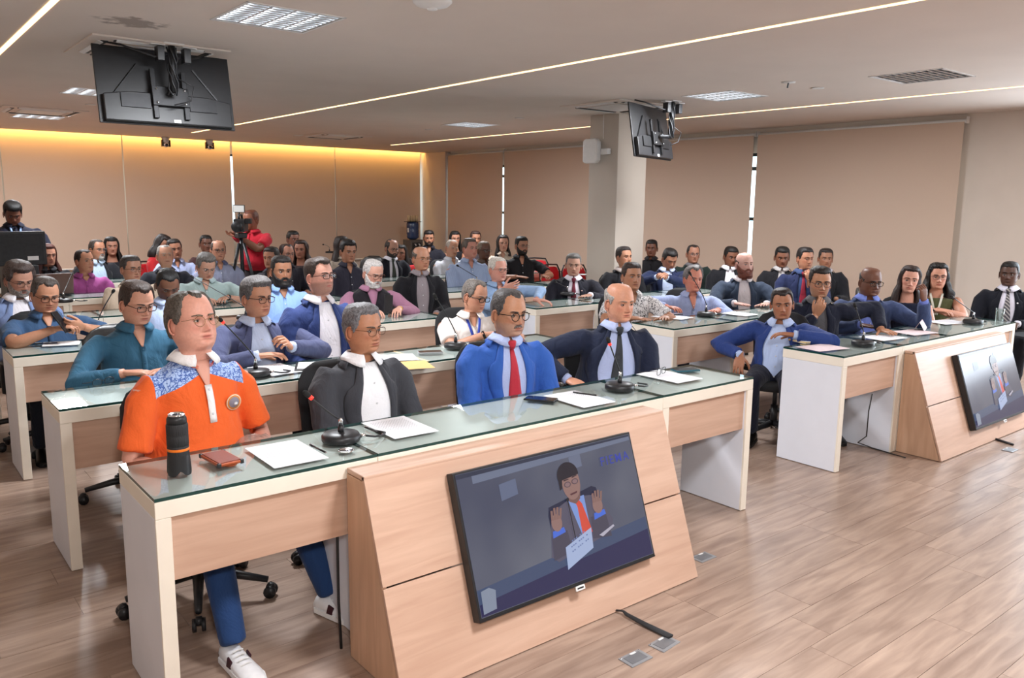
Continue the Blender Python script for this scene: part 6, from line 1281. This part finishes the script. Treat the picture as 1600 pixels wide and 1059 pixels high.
# standing gear: video camera and tripod
c0 = atY(376, 352, 9.35); t = thing('video_camera', 'black shoulder video camera with a small white light panel on top', 'video camera', c0, -.55)
MB().box((0, .02, 0), (.12, .26, .15)).build('body', M_black, t, bevel=.012); MB().lathe([(.045, 0), (.052, .02), (.052, .10), (.060, .13), (.055, .14)], 20, (0, -.11, -.01), M=Matrix.Rotation(PI/2, 3, 'X')).build('lens', M_dark, t, True)
MB().tube([(0, -.09, .07), (0, -.08, .12), (0, .08, .12), (0, .1, .07)], .012, 8).build('handle', M_black, t, True); MB().box((.09, .0, .05), (.07, .10, .06)).build('viewfinder', M_black, t, bevel=.008)
MB().tube([(0, -.05, .12), (0, -.05, .155)], .007, 6).build('light_stem', M_black, t); MB().box((0, -.06, .19), (.13, .03, .085)).build('light_panel', M_black, t, bevel=.004); MB().box((0, -.077, .19), (.118, .004, .073)).build('light_face', mat('panel_diffuser', (.75, .75, .73), .5, emit=(1, .98, .95), estr=.15), t)
t = thing('tripod', 'black tripod carrying the video camera', 'tripod', (c0.x, c0.y, 0)); zt = c0.z-.085
MB().tube([(0, 0, .75), (0, 0, zt-.05)], .022, 10).build('centre_column', M_dark, t, True); MB().box((0, 0, zt-.03), (.10, .12, .06)).build('head', M_black, t, bevel=.01); MB().tube([(0, .05, zt-.04), (.15, .32, zt-.14)], .009, 8).build('pan_handle', M_black, t, True)
for k in range(3): a = 1.2+k*2*PI/3; MB().tube([(.03*math.cos(a), .03*math.sin(a), zt-.12), (.17*math.cos(a), .17*math.sin(a), .7), (.36*math.cos(a), .36*math.sin(a), .006)], [.020, .016, .012], 8).build('leg', M_dark, t, True)
# equipment by the standing man
c1 = atY(28, 388, 9.55); t = thing('equipment_case', 'black monitor case with a white label before the standing man', 'monitor', (c1.x, c1.y, 0), .12)
MB().box((0, 0, c1.z), (.50, .07, .34)).build('housing', M_black, t, bevel=.008); MB().box((0, -.037, c1.z+.01), (.45, .004, .28)).build('back_plate', M_dark, t, bevel=.002); MB().box((.12, -.041, c1.z-.10), (.10, .003, .04)).build('label', M_white, t); MB().box((0, .02, c1.z*.5-.08), (.30, .24, c1.z-.175)).build('stand', M_black, t, bevel=.01)
p = atY(80, 468, 8.45); t = thing('laptop', 'open laptop seen from behind before the auburn haired woman', 'laptop', (atY(80, 425, 9.1).x, 9.12, D_+.0006), .1)
MB().box((0, 0, .008), (.33, .23, .014)).build('keyboard_base', M_dark, t, bevel=.003); MB().box((0, -.115, .115), (.33, .008, .21), Matrix.Rotation(.18, 3, 'X')).build('screen_lid', mat('brown_lid', s2l('#5a4038'), .4), t, bevel=.003)
# water dispenser and cups
c2 = atY(645, 360, 15.0); t = thing('water_dispenser', 'water dispenser with a blue bottle beside the bright corner slit', 'water dispenser', (c2.x, c2.y, 0)); zb = c2.z-.19
MB().box((0, 0, zb/2), (.31, .31, zb)).build('cabinet', mat('dispenser_grey', s2l('#5c5650'), .5), t, bevel=.01); MB().box((0, -.157, zb-.14), (.22, .006, .16)).build('recess', M_black, t); 
for s_ in (-1, 1): MB().tube([(s_*.05, -.16, zb-.09), (s_*.05, -.20, zb-.10), (s_*.05, -.20, zb-.13)], .010, 8).build('tap', M_white, t)
MB().lathe([(.06, zb), (.12, zb+.03), (.132, zb+.06), (.126, zb+.09), (.132, zb+.12), (.132, zb+.20), (.126, zb+.22), (.132, zb+.25), (.132, zb+.33), (.12, zb+.365), (.0001, zb+.37)], 28).build('bottle', mat('blue_bottle', s2l('#39507c'), .2, trans=.35, coat=.3), t, True); MB().box((-.133, -.03, zb+.2), (.01, .05, .09)).build('bottle_label', M_white, t)
t2 = tag(MB().box((0, 0, 0), (.30, .22, .012)).build('cup_tray', M_dark, None, loc=(c2.x, c2.y, zb+.377)), 'small dark tray on top of the blue bottle', 'tray')
for i in range(4): tag(MB().lathe([(.030, 0), (.036, .11), (.036, .125), (.001, .125)], 14).build('cup_stack', mat('cream_cups', s2l('#d8bc94'), .6), None, True, loc=(c2.x-.095+.063*i, c2.y, zb+.384)), '%s stack of cream disposable cups on the water bottle' % ['leftmost', 'second', 'third', 'rightmost'][i], 'cups', 'stacks of cups on the water dispenser')
# floor boxes, straps and cords
def fbox(px, py, rz, label, flap=0):
    p = atZ(px, py, 0); t = thing('floor_outlet', label, 'floor outlet', (p.x, p.y, .0006), rz, 'metal floor outlets')
    st = mat('outlet_steel', s2l('#a2a4a8'), .4, .4, .08); MB().box((0, 0, .002), (.115, .075, .004)).build('plate', st, t, bevel=.001); MB().box((0, 0, .0045), (.085, .050, .002)).build('hatch', mat('outlet_steel_dark', s2l('#85878b'), .4, .4, .1), t, bevel=.0005)
    for sx in (-1, 1): MB().lathe([(.004, 0), (.0035, .0015), (.0001, .0015)], 8, (sx*.05, .03, .004)).build('screw', M_chrome, t, True)
    MB().box((.012, .026, .006), (.03, .009, .002)).build('hinge_tab', M_white, t)
fbox(993, 1029, .0, 'steel floor outlet nearest the camera, left of the strap end'); fbox(1038, 1006, .1, 'steel floor outlet under the black strap end'); fbox(1099, 871, .0, 'steel floor outlet by the right foot of the front podium'); fbox(1578, 703, .0, 'steel floor outlet in front of the right podium')
a, b_ = atZ(968, 960, 0), atZ(1048, 998, 0); a.y += .02
b = MB(); b.tube([a+Vector((0, 0, .012)), a.lerp(b_, .12)+Vector((.005, 0, .020)), a.lerp(b_, .2)+Vector((0, 0, .016)), a.lerp(b_, .55)+Vector((0, 0, .010)), b_+Vector((0, 0, .010))], [.007, .007, .011, .015, .017], 10, flat=.45, upv=(0, 0, 1)); tag(b.build('cable_sleeve', mat('sleeve_black', (.02, .02, .022), .7, bump=.3, scale=300), None, True), 'flat black cable sleeve from the front podium to a floor outlet', 'cable')
def cord(name, pts, r, label): tag(MB().tube(pts, r, 6).build(name, M_black, None, True), label, 'cable')
q0 = atY(1363, 615, 2.73); e0 = atZ(1365, 700, 0); cord('power_cable', [q0, q0+Vector((-.03, .0, -.12)), q0+Vector((-.03, 0, -.3)), e0+Vector((-.12, .06, .05)), e0+Vector((-.02, .0, .006)), atZ(1400, 712, 0)+Vector((0, 0, .006)), atZ(1415, 716, 0)+Vector((0, 0, .006))], .004, 'thin black cable hanging under the front right desk')
e1 = atZ(1548, 685, 0); e2 = atZ(1583, 696, 0); cord('power_cable', [e1+Vector((0, .12, .01)), e1+Vector((0, 0, .008)), e2+Vector((0, 0, .008))], .009, 'short black cable at the foot of the right podium')
cord('power_cable', [(1.338, 2.70, .70), (1.330, 2.69, .45), (1.334, 2.70, .2), (1.336, 2.69, .01)], .006, 'black cable against the left side of the front podium')
# laptop of the far right man, plastic bag of the orange polo
p = atY(1592, 562, 2.75); t = thing('laptop', 'dark laptop edge on the knees of the far right man', 'laptop', (p.x+.12, p.y, .60), -.3); MB().box((0, 0, .01), (.34, .24, .018)).build('keyboard_base', M_dark, t, bevel=.003)
S_ = P_('orange polo'); p = atZ(375, 682, .74)
b = MB(); rs = random.Random(8); rows = []
for i in range(9):
    rows.append([(p.x+(-.12+.24*j/11), 3.14+.03*i/8+.012*rs.random(), .70+.085*math.sin(PI*i/8)*math.sin(PI*(j+.6)/12)+.02*rs.random()) for j in range(12)])
b.grid(rows); bag = b.build('plastic_bag', mat('thin_plastic', (.85, .8, .75), .15, trans=.8, alpha=.45, coat=.5), None, True); tag(bag, 'crumpled clear plastic bag in the lap of the orange polo', 'bag')
# stain on the ceiling
tag(MB().lathe([(.0001, 0), (.001, .0005)], 8, (9, 12, .001)).build('x', M_white, None), None, None) if 0 else None
print('done', time.time()-T0)
